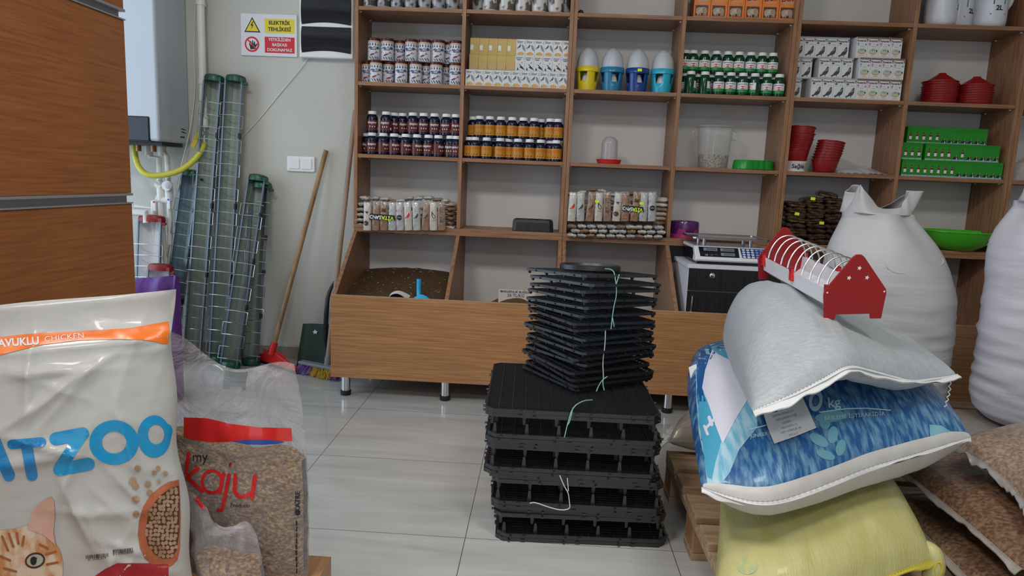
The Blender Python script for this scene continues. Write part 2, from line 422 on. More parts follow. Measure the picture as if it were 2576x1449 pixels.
# warning sign
MT['signw'] = mat('white sign board', (.70,.70,.74), .4); 
t = thing('warning_sign', 'white ELEKTRIK TEHLIKESI electrical warning sign left of breaker box', 'sign', (-.523,YB-.006,1.73))
def S(x,y): return (x,-.0035,y)
def S2(x,y): return (x,-.0042,y)
def S3(x,y): return (x,-.0049,y)
MB().box((-.148,-.003,-.105),(.148,.0055,.105),'signw').build('board', t, bevel=.001)
pm = MB()
pm.poly([(-.022,.012),(.136,.012),(.136,.082),(-.022,.082)], S, 'yel'); pm.text('ELEKTRİK',.0255,.057,.062,S2,'ink',bold=.025); pm.text('TEHLİKESİ',.0255,.057,.030,S2,'ink',bold=.025)
pm.poly([(-.022,-.088),(.136,-.088),(.136,-.008),(-.022,-.008)], S, 'redp')
for i,s_ in enumerate(('YETKİLİDEN','BAŞKASI','DOKUNAMAZ')): pm.text(s_,.0205,.057,-.022-.0255*i,S2,'paper',bold=.025)
pm.poly([(-.130,.012),(-.044,.012),(-.087,.088)], S, 'ink'); pm.poly([(-.121,.0175),(-.053,.0175),(-.087,.078)], S2, 'yel')
pm.poly([(-.084,.066),(-.096,.045),(-.088,.045),(-.092,.027),(-.080,.050),(-.087,.050),(-.080,.066)], S3, 'ink')
pm.disc(-.090,-.048,.039,.039,S,'redp',n=32); pm.disc(-.090,-.048,.030,.030,S2,'signw',n=32)
hand=[(-.098,-.074),(-.075,-.072),(-.067,-.058),(-.060,-.046),(-.064,-.043),(-.072,-.052),(-.074,-.034),(-.078,-.033),(-.080,-.048),(-.084,-.028),(-.088,-.028),(-.088,-.048),(-.094,-.032),(-.098,-.034),(-.095,-.052),(-.103,-.042),(-.106,-.045),(-.101,-.058)]
pm.poly(hand, S3, 'ink')
pm.poly([(-.1135,-.028),(-.109,-.0225),(-.0665,-.068),(-.071,-.0735)], lambda x,y:(x,-.0054,y), 'redp')
pm.build('print', t)
# light switch
t = thing('light_switch', 'white double light switch plate on the wall above the squeegee', 'light switch', (-.3575,YB,1.075))
MB().box((-.076,-.012,-.041),(.076,-.0005,.041),'white').build('plate', t, bevel=.008)
for x0 in (-.062,.004): MB().box((x0,-.017,-.026),(x0+.056,-.011,.028),'white').build('rocker', t, bevel=.002)
# cable
c = MB(); c.tube([at(775,146,y=.255),at(755,175,y=.258),at(700,240,y=.26),at(660,290,y=.26),at(622,333,y=.258),at(600,352,y=.258)], .0022,'white2',6,smooth_path=2)
tag(c.build('cable'), 'thin white cable sagging down the wall from the breaker box', 'cable')
c = MB(); c.tube([at(492,0,y=.262),at(487,150,y=.262),at(493,215,y=.262),at(480,320,y=.24),at(455,420,y=.2),at(437,500,y=.17),at(420,600,y=.17),at(418,690,y=.17)], .0025,'white2',6,smooth_path=2)
tag(c.build('cable'), 'thin white cable hanging from the boiler past the pipe valves', 'cable')
# gas pipe with valve and hose
t = thing('gas_pipe', 'white upright gas pipe on the wall right of the boiler', 'pipe')
MB().tube([(-.862,.215,2.6),(-.862,.215,1.28)], .0195,'white2',20).build('pipe', t)
for z in (1.872,1.478):
    MB().tube([(-.862,.215,z-.014),(-.862,.215,z+.014)], .023,'white2',20).box((-.868,.225,z-.012),(-.856,YB-.001,z+.012),'white2').build('pipe_clamp', t)
MB().tube([(-.862,.215,1.30),(-.862,.215,1.245)], .024,'white2',20).build('socket', t)
v = MB(); v.tube([(-.862,.215,1.245),(-.862,.215,1.16)], .015,'steel',16); v.tube([(-.862,.22,1.215),(-.862,.18,1.215)], .013,'steel',12); v=v.build('valve', t)
MB().box((-.012,-.004,-.075),(.012,.003,.012), mat('yellow lever', (.62,.48,.06), .5)).build('valve_lever', v, loc=(-.875,.178,1.205), rot=(0,.45,0), bevel=.003)
MT['hose'] = mat('yellow ribbed gas hose', (.62,.60,.07), .4)
hp = [(-.862,.215,1.165),at(507,380,y=.18),at(485,408,y=.15),at(450,432,y=.12),at(400,443,y=.10),at(365,440,y=.09),at(345,415,y=.10),at(339,385,y=.10),at(338,366,y=.11)]
h = MB(); h.tube(hp,.0145,'hose',14,smooth_path=3); tag(h.build('gas_hose'), 'bright yellow gas hose looping under the boiler to the valve', 'hose')
# boiler
t = thing('boiler', 'white wall-hung boiler with dark control panel above the pipes', 'boiler', (-1.17,YB,1.155))
MT['boil'] = mat('boiler white enamel', (.50,.55,.61), .25, coat=.2)
MB().box((-.205,-.30,.0),(.205,-.002,.95),'boil').build('casing', t, bevel=.012, bseg=3)
MB().box((-.206,-.306,-.004),(.16,-.255,.118), mat('dark blue grey control panel', (.012,.016,.03), .25)).build('control_panel', t, bevel=.006)
k = MB()
for i in range(6): k.box((.2052,-.09+.012*(i%3),.075-.010*(i//3)-.002*i),(.2058,-.062+.012*(i%3),.078-.010*(i//3)-.002*i),'ink')
k.box((.2052,-.10,.03),(.2058,-.055,.037),'ink'); k.build('rating_label', t)
MT['brass'] = mat('brass fitting', (.30,.17,.09), .4, metal=.8)
for x in (-.14,-.07,.02,.10): MB().tube([(x,-.17,0),(x,-.17,-.05)],.014,'brass',14).build('pipe_fitting', t)
MB().box((-.17,-.25,-.02),(.19,-.05,.0),'black').build('bottom_tray', t)
# plumbing
t = thing('water_pipes', 'white plastic water pipes with valves below the boiler', 'pipes')
def pp(name, pts, r=.0135, sm=0): return MB().tube(pts, r, 'white2', 16, smooth_path=sm).build(name, t)
A=lambda u,v,y=.17: tuple(at(u,v,y=y))
p=pp('pipe',[A(375,372),A(378,395),A(400,397),A(402,500)]); pp('elbow',[A(375,360),A(375,390)],.020)
p=pp('pipe',[A(407,375),A(420,395),A(424,470)]); pp('elbow',[A(407,365),A(408,392)],.021)
pp('tee_fitting',[A(404,455),A(406,505)],.021); pp('tee_fitting',[A(424,460),A(426,505)],.021)
v=MB().lathe([(.0,0),(.028,.004),(.026,.02),(0,.021)],'white',24,M=Matrix.Translation(Vector(A(424,467,.15)))@Matrix.Rotation(PI/2,4,'X')).build('filter_cap', t)
MB().lathe([(.0,0),(.018,.001),(0,.003)],'alu',24,M=Matrix.Translation(Vector(A(424,467,.128)))@Matrix.Rotation(PI/2,4,'X')).build('cap_disc', v)
pp('valve_body',[A(396,460),A(408,472)],.023)
for u,vv,c_ in ((389,508,'redp'),(425,502,'bluep')):
    if c_=='bluep': MT['bluep']=mat('blue print',(.02,.14,.55),.4)
    l=MB().box((-.008,-.006,-.05),(.008,0,.01),'white').build('valve_handle', t, loc=A(u,vv,.14), bevel=.003)
    MB().disc(0,0,.006,.006,lambda x,y:(x,-.0068,y),c_,n=14).build('handle_dot', l)
pp('pipe',[A(340,519),A(385,524),A(388,700)],.0125); pp('pipe',[A(404,500),A(412,620),A(425,720)],.0145); pp('pipe',[A(426,500),A(428,620),A(434,740)],.014)
pp('pipe',[A(395,500),A(425,505)],.02); pp('pipe',[A(330,534,.1),A(366,536,.1),A(369,560,.1)],.018)
pp('connector',[A(388,505),A(389,545)],.0165)
# trough feeders
MT['trough'] = mat('grey green clear plastic trough', (.25,.30,.26), .22, spec=.6, col2=(.32,.37,.33), nscale=3, nstretch=(4,4,1))
MT['troughb'] = mat('blue grey clear plastic trough', (.16,.25,.30), .16, spec=.6, col2=(.24,.34,.38), nscale=3)
MT['rail'] = mat('grey steel rail', (.16,.20,.24), .3, metal=.6)
def trough(name, label, cat, L, base, top, body='trough', cap='green', clips=(.3,.55,.8), side=1, w=.043, group=None, pitch=.063):
    t = thing(name, label, cat, group=group)
    g = MB(); prof=[(-w,-.0),(-w*.93,.03),(-w*.6,.055),(-w*.2,.062),(w*.2,.062),(w*.6,.055),(w*.93,.03),(w,0)]
    inn=[(a*.955,b-.0022 if b>0 else b) for a,b in prof][::-1]
    n=len(prof); ring=prof+inn; vs=[(a,b,0) for a,b in ring]+[(a,b,L) for a,b in ring]
    N=2*n; g.add(vs,[(i,(i+1)%N,(i+1)%N+N,i+N) for i in range(N)],body,False)
    g.build('trough', t)
    for s_ in (-1,1): MB().box((s_*w-.004,-.006,.002),(s_*w+.004,.004,L-.002),'rail').build('rail', t)
    pts=[]; k=int((L-.04)/pitch)
    for i in range(k):
        z=.03+i*pitch; s_=1 if i%2 else -1
        row=[(-s_*(w+.018),-.006,z),(-s_*w*.5,-.014,z+.002),(0,-.017,z+.003),(s_*w*.5,-.014,z+.002),(s_*(w+.018),-.006,z)]
        pts+=row
    MB().tube(pts,.0021,'steel',6).build('wire_grille', t)
    for z0,nm in ((L-.004,'top_cap'),(-.018,'bottom_cap')):
        c = MB(); c.lathe([(1,0),(1,.020),(.92,.030),(.6,.036),(0,.038)],cap,24,(0,.022,z0),sx=w*1.18,sy=.048)
        c.box((w*.4,-.012,z0),(w*1.15,.03,z0+.02),cap); c.build(nm, t)
    c = MB().tube([(side*w,.0,L-.012),(side*(w+.028),.0,L-.012)],.007,cap,10).build('hook', t)
    for f_ in clips: MB().box((w-.002,-.009,L*f_),(w+.010,.010,L*f_+.028),'black').build('clip', t, bevel=.002)
    return t, place(t, base, top)
trough('trough_feeder','tall green trough feeder with wire grille, left of the two tallest','feeder',1.47,(-.905,.10,.022),(-.80,.19,1.462))
trough('trough_feeder','tall green trough feeder with wire grille, right of the two tallest','feeder',1.47,(-.765,.10,.022),(-.685,.19,1.466))
trough('trough_feeder','short green trough feeder leaning in front, right of the tall ones','feeder',.98,(-.655,.0,.022),(-.568,.17,.958),side=1)
trough('trough_feeder','short blue-tinted green trough feeder leaning behind, left of the tall ones','feeder',.98,(-1.045,.10,.022),(-.935,.19,.968),body='troughb')
trough('trough_feeder','grey trough feeder mostly hidden behind the front short one','feeder',.93,(-.582,.085,.022),(-.555,.195,.93),clips=(.25,.5,.7),w=.042)
trough('chick_feeder','white trough chick feeder with red cap, standing under the pipes','feeder',.62,(-1.125,.05,.13),(-1.115,.11,.74),body='white',cap='red',clips=(),w=.06,pitch=.058)
trough('chick_feeder','white trough chick feeder with red cap, lower one behind purple bag','feeder',.42,(-1.04,-.02,.085),(-1.025,.02,.497),body='white',cap='red',clips=(),w=.055,pitch=.05)
cr = MB(); MT['cardb']=mat('brown carton',(.30,.19,.10),.8)
cr.box((-1.22,-.06,0),(-.985,.17,.062),'cardb'); tag(cr.build('carton', bevel=.003),'flat brown carton on the floor under the chick feeders','box')
# purple bag behind the cat food
pb = MB(); MT['purple']=mat('purple woven bag',(.14,.04,.28),.45,bump=.3,bscale=12,bstretch=(4,1,.6))
def pf(u,v):
    a=2*PI*u; th=.085*(1-v**3)**.5+.012
    return (-.80+.17*math.cos(a)*(1+.02*math.sin(5*a)), -.52+th*math.sin(a)+.01*math.sin(9*a)*v, .545*v - .02*v*math.cos(a)*-1)
pb.grid(pf,40,24,'purple',wrap=True); pb.add([pf(i/40,1) for i in range(40)],[tuple(range(40))],'purple'); pb.add([pf(i/40,0) for i in range(40)],[tuple(range(40))],'purple')
tag(pb.build('feed_bag', loc=(0,0,-.05) if 0 else None),'purple bag standing behind the cat food sack, only its top showing','bag')
# squeegee
t = thing('floor_squeegee','red floor squeegee leaning on the wall by its wooden handle','squeegee')
MT['pole'] = mat('worn wooden pole',(.22,.13,.06),.6,col2=(.36,.22,.11),nscale=10,nstretch=(3,3,.7),lo=.4,hi=.6)
MT['pole2'] = mat('grey brown wooden pole',(.26,.17,.12),.5,col2=(.34,.24,.18),nscale=6,nstretch=(3,3,.5))
B0=Vector((-.452,.07,.085)); B1=Vector((-.216,.242,1.152))
MB().tube([B0,B1],.0125,'pole',14).build('handle', t)
hd = MB(); a0=Vector((-.600,.185,.0)); a1=Vector((-.285,-.03,.0)); d=(a1-a0).normalized(); nn=Vector((-d.y,d.x,0))
def sq(x,y,h): return a0+d*x+nn*h+Vector((0,0,y))
Lq=(a1-a0).length
hd.prism([(0,.016),(Lq,.016),(Lq,.034),(Lq*.62,.072),(Lq*.5,.088),(Lq*.38,.072),(0,.036)],-.009,.009,'red2',fn=sq); hd.build('head', t, bevel=.003)
for f_ in (.26,.31,.36,.62,.67,.72):
    MB().tube([sq(Lq*f_-.008,.055,0),sq(Lq*f_-.008,.082,0),sq(Lq*f_+.008,.082,0),sq(Lq*f_+.008,.052,0)],.0035,'red2',6,smooth_path=1).build('rib', t)
MB().prism([(0,0),(Lq,0),(Lq,.018),(0,.018)],-.005,.005,'black',fn=sq).build('rubber_blade', t)
MB().tube([B0-(B1-B0).normalized()*.015,B0+(B1-B0).normalized()*.05],.018,'red2',14).build('socket', t)
# dustpan
t = thing('dustpan','dark green dusty dustpan standing upright behind the broom','dustpan')
dp = MB(); MT['dust']=mat('dusty green plastic',(.010,.035,.028),.45,col2=(.09,.11,.12),nscale=5,nstretch=(1,1,1),lo=.48,hi=.62)
c0=at(757,905,y=.03); c1=at(790,922,y=-.0); 
def dpf(u,v):
    x=-.318+.20*u+.035*v*0+.03*v; z=.008+.235*v*(1) ; z-= .03*(1-v)*0
    r=1-.12*(1-v)*abs(2*u-1)**3
    return ((-.21)+(x+.21)*r, .035+.06*v+.018*(abs(2*u-1)**4)*-1, z)
dp.grid(dpf,16,12,'dust'); dp.grid(lambda u,v:tuple(Vector(dpf(u,v))+Vector((0,.003,0))),16,12,'dust')
dp=dp.build('pan', t)
MB().tube([(-.145,.06,.07),(-.150,.02,.20),(-.135,-.01,.32),(-.137,.02,.42),(-.100,.05,.50)],[.004,.012,.013,.010,.004],'black',10,smooth_path=2).build('grip', t)
MB().text('✻',.035,-.225,.205,lambda x,y:(x,.075,y),'signw').build('star_mark', t) if 0 else MB().poly([(-.235,.205),(-.226,.209),(-.222,.218),(-.217,.209),(-.207,.208),(-.214,.201),(-.212,.192),(-.221,.197),(-.231,.191),(-.228,.200)],lambda x,y:(x,.083-.01,y),'signw').build('star_mark', t)
# broom
t = thing('broom','broom with purple and yellow bristles leaning left of the grain bin','broom')
MB().tube([(-.118,-.045,.075),(-.056,.222,1.36)],.0125,'pole2',14).build('handle', t)
MT['grey']=mat('grey plastic',(.20,.21,.24),.4)
MB().tube([(-.1195,-.052,.045),(-.1165,-.038,.105)],.0165,'grey',14).build('socket', t)
b0=Vector((-.275,.0,.062)); b1=Vector((-.035,-.10,.062)); d=(b1-b0).normalized(); nn=Vector((-d.y,d.x,0)); Lb=(b1-b0).length
hb=MB(); hb.prism([(0,-.02),(Lb,-.02),(Lb,.02),(0,.02)],.050,.066,'grey',fn=lambda x,y,h:Vector((b0.x,b0.y,0))+d*x+nn*y+Vector((0,0,h))); hb.build('head', t, bevel=.004)
MT['brp']=mat('purple bristle',(.10,.035,.24),.6,col2=(.22,.14,.36),nscale=40); MT['bry']=mat('yellow bristle',(.62,.40,.02),.6,col2=(.5,.36,.08),nscale=40)
for nm,lo,hi,m_ in (('purple_bristles',0,.36,'brp'),('yellow_bristles',.36,.84,'bry'),('purple_bristles',.84,1,'brp')):
    bm_=MB()
    for i in range(int(420*(hi-lo))):
        fx=lo+(hi-lo)*random.random(); o_=Vector((b0.x,b0.y,0))+d*Lb*fx+nn*random.uniform(-.018,.018)
        e=o_+d*random.gauss(-.012 if fx<.5 else .006,.012)+nn*random.uniform(-.03,.012); e.z=random.uniform(.002,.012); o_.z=.055
        m2=o_.lerp(e,.5)+d*random.gauss(0,.003)
        bm_.tube([o_,m2,e],[.0012,.0018,.0022],m_,3)
    o=bm_.build(nm, t); o['kind']='stuff'

# ---------------- drawer cabinet at the left edge ----------------
t = thing('drawer_cabinet','tall red-brown wood cabinet with metal strips, cut off by the left edge','cabinet',(-.045,-1.79,0))
MB().box((-.5,-1.6,.0),(-.020,0,2.1),'cab').build('body', t, bevel=.001)
zs=[.10,.5215,.943,1.3665,1.79]
for i in range(4):
    z0=zs[i]+(.025 if i else 0); z1=zs[i+1]-.0005
    MB().box((-.0195,-1.6,z0),(0,-.0005,z1),'cab').build('drawer_front', t, bevel=.0008)
for z in zs[1:]:
    MB().box((-.019,-1.6,z),(.003,.001,z+.003),'alu').box((-.019,-1.6,z+.019),(.003,.001,z+.0245),'alu').box((-.0195,-1.6,z),(-.012,-.001,z+.024),'alu').build('handle_strip', t)

# ---------------- low wooden box with the bags on it ----------------
MT['vene']=mat('oak veneer box',(.30,.14,.06),.4,col2=(.44,.24,.11),nscale=6,nstretch=(16,1,16),detail=7,lo=.3,hi=.7)
o=MB().box((-.03,-2.75,0),(.522,-2.036,.2),'vene').build('wooden_box', bevel=.001); tag(o,'low wooden box under the bags, one corner showing beside them','box')
# cat food sack
MT['catbag']=mat('cream glossy paper sack',(.46,.46,.445),.32,col2=(.50,.50,.485),nscale=3,bump=.55,bscale=11,coat=.2)
O=Vector((-.055,-2.395,.2)); E1=Vector((.322,-2.255,.2)); D=(E1-O).normalized(); Nn=Vector((D.y,-D.x,0)); Wb=(E1-O).length; Hb=.625
random.seed(3)
folds=[(random.uniform(.45,1.02),random.uniform(0,.95),random.uniform(0,PI),random.uniform(.03,.09),random.uniform(.004,.011)) for _ in range(44)]
def crease(u,v):
    s=0
    for a,b,th,w_,h_ in folds:
        dx,dy=(u-a),(v-b)*1.5; t_=dx*math.cos(th)+dy*math.sin(th); q=-dx*math.sin(th)+dy*math.cos(th)
        s+=h_*math.exp(-(t_/ (w_*3))**2)*math.exp(-abs(q)/(w_*.35))
    return s
def catf(side):
    def fn(u,v):
        prof=max(0,1-abs(2*u-1)**3.2)**.55*(min(1,(1-v)/.35))**.55 if v<1 else 0
        th=.045*prof
        w_=Wb*(1-.015*v); x=(u-.5)*w_+Wb/2 - .016*v
        wob=.006*math.sin(v*7)+.004*math.sin(v*19+1) if u>.9 else 0
        top=Hb + .006*math.sin(u*5) - .050*(1-u)
        p=O+D*(x+wob*(u-.9)*10)+Vector((0,0,1))*(top*v)
        cr_=crease(u,v) if side>0 else 0
        foldz=0
        if v>.86 and side>0: foldz=-.012*math.sin((v-.86)/.14*PI)+.006*math.exp(-((v-.875)/.012)**2)
        tilt=.10*(v-.5)*0
        return p+Nn*(side*(th+.0015)+ (cr_ if side>0 else 0)*prof + foldz + .02*math.sin(u*3+v*2)*v)
    return fn
cb=MB(); cb.grid(catf(1),90,110,'catbag'); nb=len(cb.v); cb.grid(catf(-1),20,24,'catbag')
hit=hitter(cb)
ct=thing('cat_food_sack','large cream cat food sack with blue letters, cut off by left edge','sack',(0,0,0))
ed=MB(); 
for uu in (0,1): ed.grid(lambda a,b:tuple(Vector(catf(1)(uu,b)).lerp(Vector(catf(-1)(uu,b)),a)),1,60,'catbag')
cb.v+=[tuple(p) for p in []]; 
off=len(cb.v); cb.add(ed.v,ed.f,'catbag'); cb.build('sack_body', ct, angle=0)
MT['orange']=mat('orange print',(.78,.17,.015),.3); MT['cblue']=mat('blue print glossy',(.0,.20,.50),.22,coat=.5,bump=.3,bscale=25); MT['cblue2']=mat('light blue print glossy',(.0,.27,.56),.22,coat=.5,bump=.3,bscale=25)
pr_=MB(); H=lambda x,y: hit(x,y)
def PY(pts,m,cut=12): pr_.poly([(a,-b) for a,b in pts],H,m,cut=cut)
PY([(-30,851),(60,841),(110,837),(240,831),(330,825),(424,808),(426,838),(424,866),(410,865),(392,860),(360,855),(300,853),(200,856),(100,868),(0,893),(-30,899)],'orange')
pr_.build('orange_band', ct)
def lay(mb,e):  # lift a print layer toward the viewer so it sits over the one below
    for i,v in enumerate(mb.v):
        q=Vector(v); d_=(CAM-q).normalized(); mb.v[i]=tuple(q+d_*e)
    return mb
pr_=MB(); pr_.text('AVUKLU',27,47,-861,H,'signw',bold=.03,rot=.07,cut=8); pr_.text('Chicken'.upper(),19,162,-849,H,'signw',rot=.10,cut=8,spacing=1.1,sx=1.15); lay(pr_,.0012).build('band_lettering', ct)
pr_=MB()
S_=lambda pts,w,m='cblue': pr_.stroke([(a,-b) for a,b in pts],w,H,m,step=8)
S_([(-60,1110),(-22,1090),(22,1196)],30); S_([(-70,1172),(0,1165)],22)
S_([(30,1118),(104,1112)],24); S_([(66,1118),(80,1196)],28)
S_([(140,1104),(208,1091)],32,'cblue2'); S_([(205,1094),(150,1178)],30,'cblue2'); S_([(150,1181),(222,1168)],32,'cblue2')
pr_.disc(287,-1113,62,56,H,'cblue2',n=48,rings=4,inner=.5)
def ring2():
    n=48; vs=[]; fs=[]
    for j in range(5):
        k=j/4
        for i in range(n):
            a=2*PI*i/n; ox=388+42*math.cos(a); oy=-1098+53*math.sin(a)
            if math.cos(a)>.8 and math.sin(a)>-.1: ox+=(math.cos(a)-.8)*22; oy+=12*(math.cos(a)-.8)*5
            ix=393+21*math.cos(a); iy=-1093+25*math.sin(a)
            vs.append(H(ix+(ox-ix)*k,iy+(oy-iy)*k))
    for j in range(4):
        for i in range(n): fs.append((j*n+i,j*n+(i+1)%n,(j+1)*n+(i+1)%n,(j+1)*n+i))
    pr_.add(vs,fs,'cblue2',True)
ring2(); pr_.build('blue_lettering', ct)
# bowl of kibble
MT['clay']=mat('orange clay print',(.50,.155,.07),.4,col2=(.36,.10,.045),nscale=20); MT['kib']=mat('kibble print',(.30,.18,.10),.4,col2=(.42,.28,.18),nscale=30); MT['kibd']=mat('dark brown print',(.09,.035,.02),.4)
pr_=MB()
bowl=[(450,1207),(425,1212),(402,1226),(378,1246),(360,1275),(350,1310),(347,1345),(352,1378),(364,1405),(384,1422),(408,1430),(430,1425),(446,1410),(453,1380),(455,1300),(452,1230)]
PY(bowl,'clay',10); pr_.build('bowl_picture', ct)
pr_=MB(); inner=[(450,1222),(430,1228),(408,1243),(388,1265),(372,1300),(366,1340),(372,1370),(388,1394),(408,1405),(430,1404),(444,1385),(451,1340),(452,1260)]
PY(inner,'kibd',10); lay(pr_,.0010)
random.seed(11)
from mathutils.geometry import intersect_point_tri_2d
def inpoly(x,y,P):
    c=False
    for i in range(len(P)):
        (x1,y1),(x2,y2)=P[i],P[i-1]
        if (y1>y)!=(y2>y) and x<(x2-x1)*(y-y1)/(y2-y1)+x1: c=not c
    return c
kb=MB(); yy=1230
while yy<1402:
    xx=366+random.uniform(0,6)
    while xx<450:
        if inpoly(xx,yy,inner): kb.disc(xx+random.uniform(-2,2),-(yy+random.uniform(-2,2)),4.6,5.6,H,'kib',n=9,rot=random.random()*3)
        xx+=10.5
    yy+=10.5
for x_,y_,r_ in ((346,1179,8),(388,1190,6),(398,1178,6),(416,1191,6),(333,1211,9),(341,1223,8),(372,1218,8),(400,1212,5),(376,1239,7),(341,1257,9),(342,1294,8)): kb.disc(x_,-y_,r_,r_,H,'kib',n=14)
lay(kb,.0018).build('kibble_picture', ct); pr_.build('bowl_inside_picture', ct)
# cat
MT['fur']=mat('ginger fur print',(.52,.24,.10),.5,col2=(.66,.55,.42),nscale=9,nstretch=(6,6,2.4),lo=.38,hi=.56); MT['ear']=mat('pink ear print',(.62,.38,.32),.5,col2=(.50,.30,.22),nscale=14)
pr_=MB(); PY([(-30,1335),(15,1334),(45,1329),(68,1322),(80,1330),(120,1345),(138,1365),(150,1382),(158,1410),(157,1470),(-30,1470)],'fur',10); lay(pr_,.0002).build('cat_picture', ct)
pr_=MB(); PY([(68,1330),(76,1305),(86,1282),(104,1262),(128,1249),(136,1262),(138,1300),(134,1340),(140,1372),(110,1345)],'ear',8); lay(pr_,.0008)
pr_.disc(88,-1410,26,20,H,'kibd',n=26,rot=.25); lay(pr_,.0006); q=len(pr_.v)
e_=MB(); MT['eye']=mat('eye print',(.40,.42,.36),.2); e_.disc(88,-1410,21,15,H,'eye',n=26,rot=.25); lay(e_,.0022); e2=MB(); e2.disc(84,-1411,8,11,H,'ink',n=16); e2.disc(90,-1405,3,3,H,'paper',n=10); lay(e2,.0030)
pr_.add(e_.v,e_.f,'eye'); pr_.add(e2.v,e2.f,'ink'); pr_.build('cat_face_picture', ct)
st=MB(); MT['furd']=mat('dark ginger print',(.36,.12,.04),.5)
for a in ((5,1350,20,1385),(22,1343,33,1375),(42,1342,46,1368),(60,1350,56,1372),(2,1400,25,1410),(100,1370,120,1380),(115,1395,140,1388),(118,1420,145,1415),(10,1430,40,1438)):
    st.stroke([(a[0],-a[1]),(a[2],-a[3])],6,H,'furd',step=6)
lay(st,.001).build('fur_stripe_print', ct)
pr_=MB(); MT['dred']=mat('dark red print',(.33,.02,.03),.3); PY([(225,1465),(240,1448),(265,1431),(295,1417),(424,1417),(424,1465)],'dred',12); pr_.build('red_print', ct)
pr_=MB()
for j,(xa,xb,y0) in enumerate(((216,272,1391),(284,336,1377))):
    x_=xa
    while x_<xb:
        yy=y0-(x_-xa)*.10+6
        pr_.poly([(x_,-yy-9),(x_+1.6,-yy-9),(x_+1.6,-yy),(x_,-yy)],H,'ink'); x_+=random.choice((2.6,3.4,4.4))
    pr_.text('B1 27.08.2019' if j==0 else 'B 0 4786500107',8,(xa+xb)/2,-(y0+15),H,'ink',rot=.1)
lay(pr_,.0005).build('date_code_print', ct)

# wood shaving bags
MT['shav']=mat('wood shavings',(.10,.042,.012),.8,col2=(.44,.29,.125),col3=(.25,.14,.05),nscale=130,nstretch=(1,1,1.5),detail=7,lo=.36,hi=.64,bump=1.0,bscale=110)
MT['film']=film('clear plastic bag film',(.70,.70,.74),.11,rough=.09,bump=1.0,bscale=10)
MT['filmw']=film('milky plastic bag film',(.72,.68,.66),.30,bump=.9,bscale=9)
MT['redf']=mat('red film print',(.55,.02,.02),.25,coat=.4,bump=.3,bscale=20); MT['bluef']=mat('blue film print',(.03,.07,.32),.25)
def shavings(label, O, D, Wd, Hh, fill, th0, lean, name='shavings_bag'):
    Nn=Vector((D.y,-D.x,0)); t=thing(name,label,'bag')
    def fn(side,grow,zmax,seed):
        def f(u,v):
            vv=v*zmax; prof=max(0,1-abs(2*u-1)**2.6)**.5*max(0,min(1,(1-vv)/.55))**.7
            th=th0*prof+grow; x=(u-.5)*Wd*(1+.05*math.sin(vv*4)-.10*max(0,vv-.8)*2)+Wd/2
            p=O+D*x+Vector((0,0,Hh*vv))+D*lean*vv
            if vv>.75: p.z+=.022*math.sin(u*7+1)*(vv-.75)*4-.05*(vv-.75)*4*u
            w_=noise.noise(Vector((u*4,vv*5,seed)))*.012+noise.noise(Vector((u*11,vv*9,seed)))*.005
            return p+Nn*(side*th+w_*(1 if prof>.1 else .3))
        return f
    fi=MB(); fz=fill/Hh
    def ff(side):
        g=fn(side,-.004,1,1)
        def f(u,v):
            uu=.02+.96*u; top=fz*(1-.12*u+.05*math.sin(u*9))
            return g(uu,.004+v*top)
        return f
    fi.grid(ff(1),40,40,'shav'); fi.grid(ff(-1),16,16,'shav'); fi.grid(lambda u,v:tuple(Vector(ff(1)(u,1)).lerp(Vector(ff(-1)(u,1)),v)),30,2,'shav'); fi.build('wood_shavings', t, angle=0)
    fb=MB(); fb.grid(fn(1,.0008,1,1),50,60,'film'); hb_=hitter(fb,.001); fb.grid(fn(-1,.0,1,1),20,24,'film'); 
    return t, fb, hb_, fn
D2=Vector((.985,-.10,0)).normalized()
kt,fb,hk,fn=shavings('large clear bag of wood shavings with red band, right of cat food sack',Vector((.185,-2.085,.2)),D2,.315,.485,.285,.045,-.015)
# cut the handle hole out of the film
keep=[i for i,f in enumerate(fb.f) if not (lambda c:(sum(fb.v[k][0] for k in f)/len(f)>.325 and sum(fb.v[k][0] for k in f)/len(f)<.375 and sum(fb.v[k][2] for k in f)/len(f)>.600 and sum(fb.v[k][2] for k in f)/len(f)<.632))(0)]
fb.f=[fb.f[i] for i in keep]; fb.m=[fb.m[i] for i in keep]; fb.s=[fb.s[i] for i in keep]
fb.build('film_bag', kt, angle=0)
pr_=MB(); H=hk
PY([(462,1050),(520,1052),(580,1066),(650,1075),(733,1077),(735,1110),(650,1112),(580,1111),(530,1113),(478,1105),(462,1098)],'redf'); pr_.build('red_band', kt)
pr_=MB(); PY([(580,1110),(620,1107),(680,1107),(718,1112),(700,1117),(660,1119),(620,1118)],'bluef'); lay(pr_,.0012).build('blue_oval', kt)
pr_=MB(); S_=lambda pts,w,m='redf': pr_.stroke([(a,-b) for a,b in pts],w,H,m,step=5)
S_([(474,1140),(468,1190)],9); S_([(498,1178),(470,1200),(508,1235)],10)
pr_.disc(533,-1212,28,32,H,'redf',n=30,rings=1,inner=.74); S_([(562,1192),(553,1238)],10)
S_([(576,1195),(566,1250),(558,1284),(548,1284)],9); S_([(580,1166),(578,1172)],6)
S_([(592,1196),(590,1235),(600,1250),(622,1248),(636,1236),(642,1198)],10); S_([(640,1200),(634,1254)],9); pr_.build('kaju_lettering', kt)
pr_=MB(); pr_.text('my',36,503,-1150,H,'ink',sx=.9,cut=8); pr_.text('Products',14,604,-1272,H,'ink',cut=8,rot=-.02); pr_.text('KATPET'[:3]+'RE',17,749,-1262,H,'ink',rot=PI/2,bold=.03,cut=8); pr_.disc(749,-1290,7,7,H,'ink',n=14)
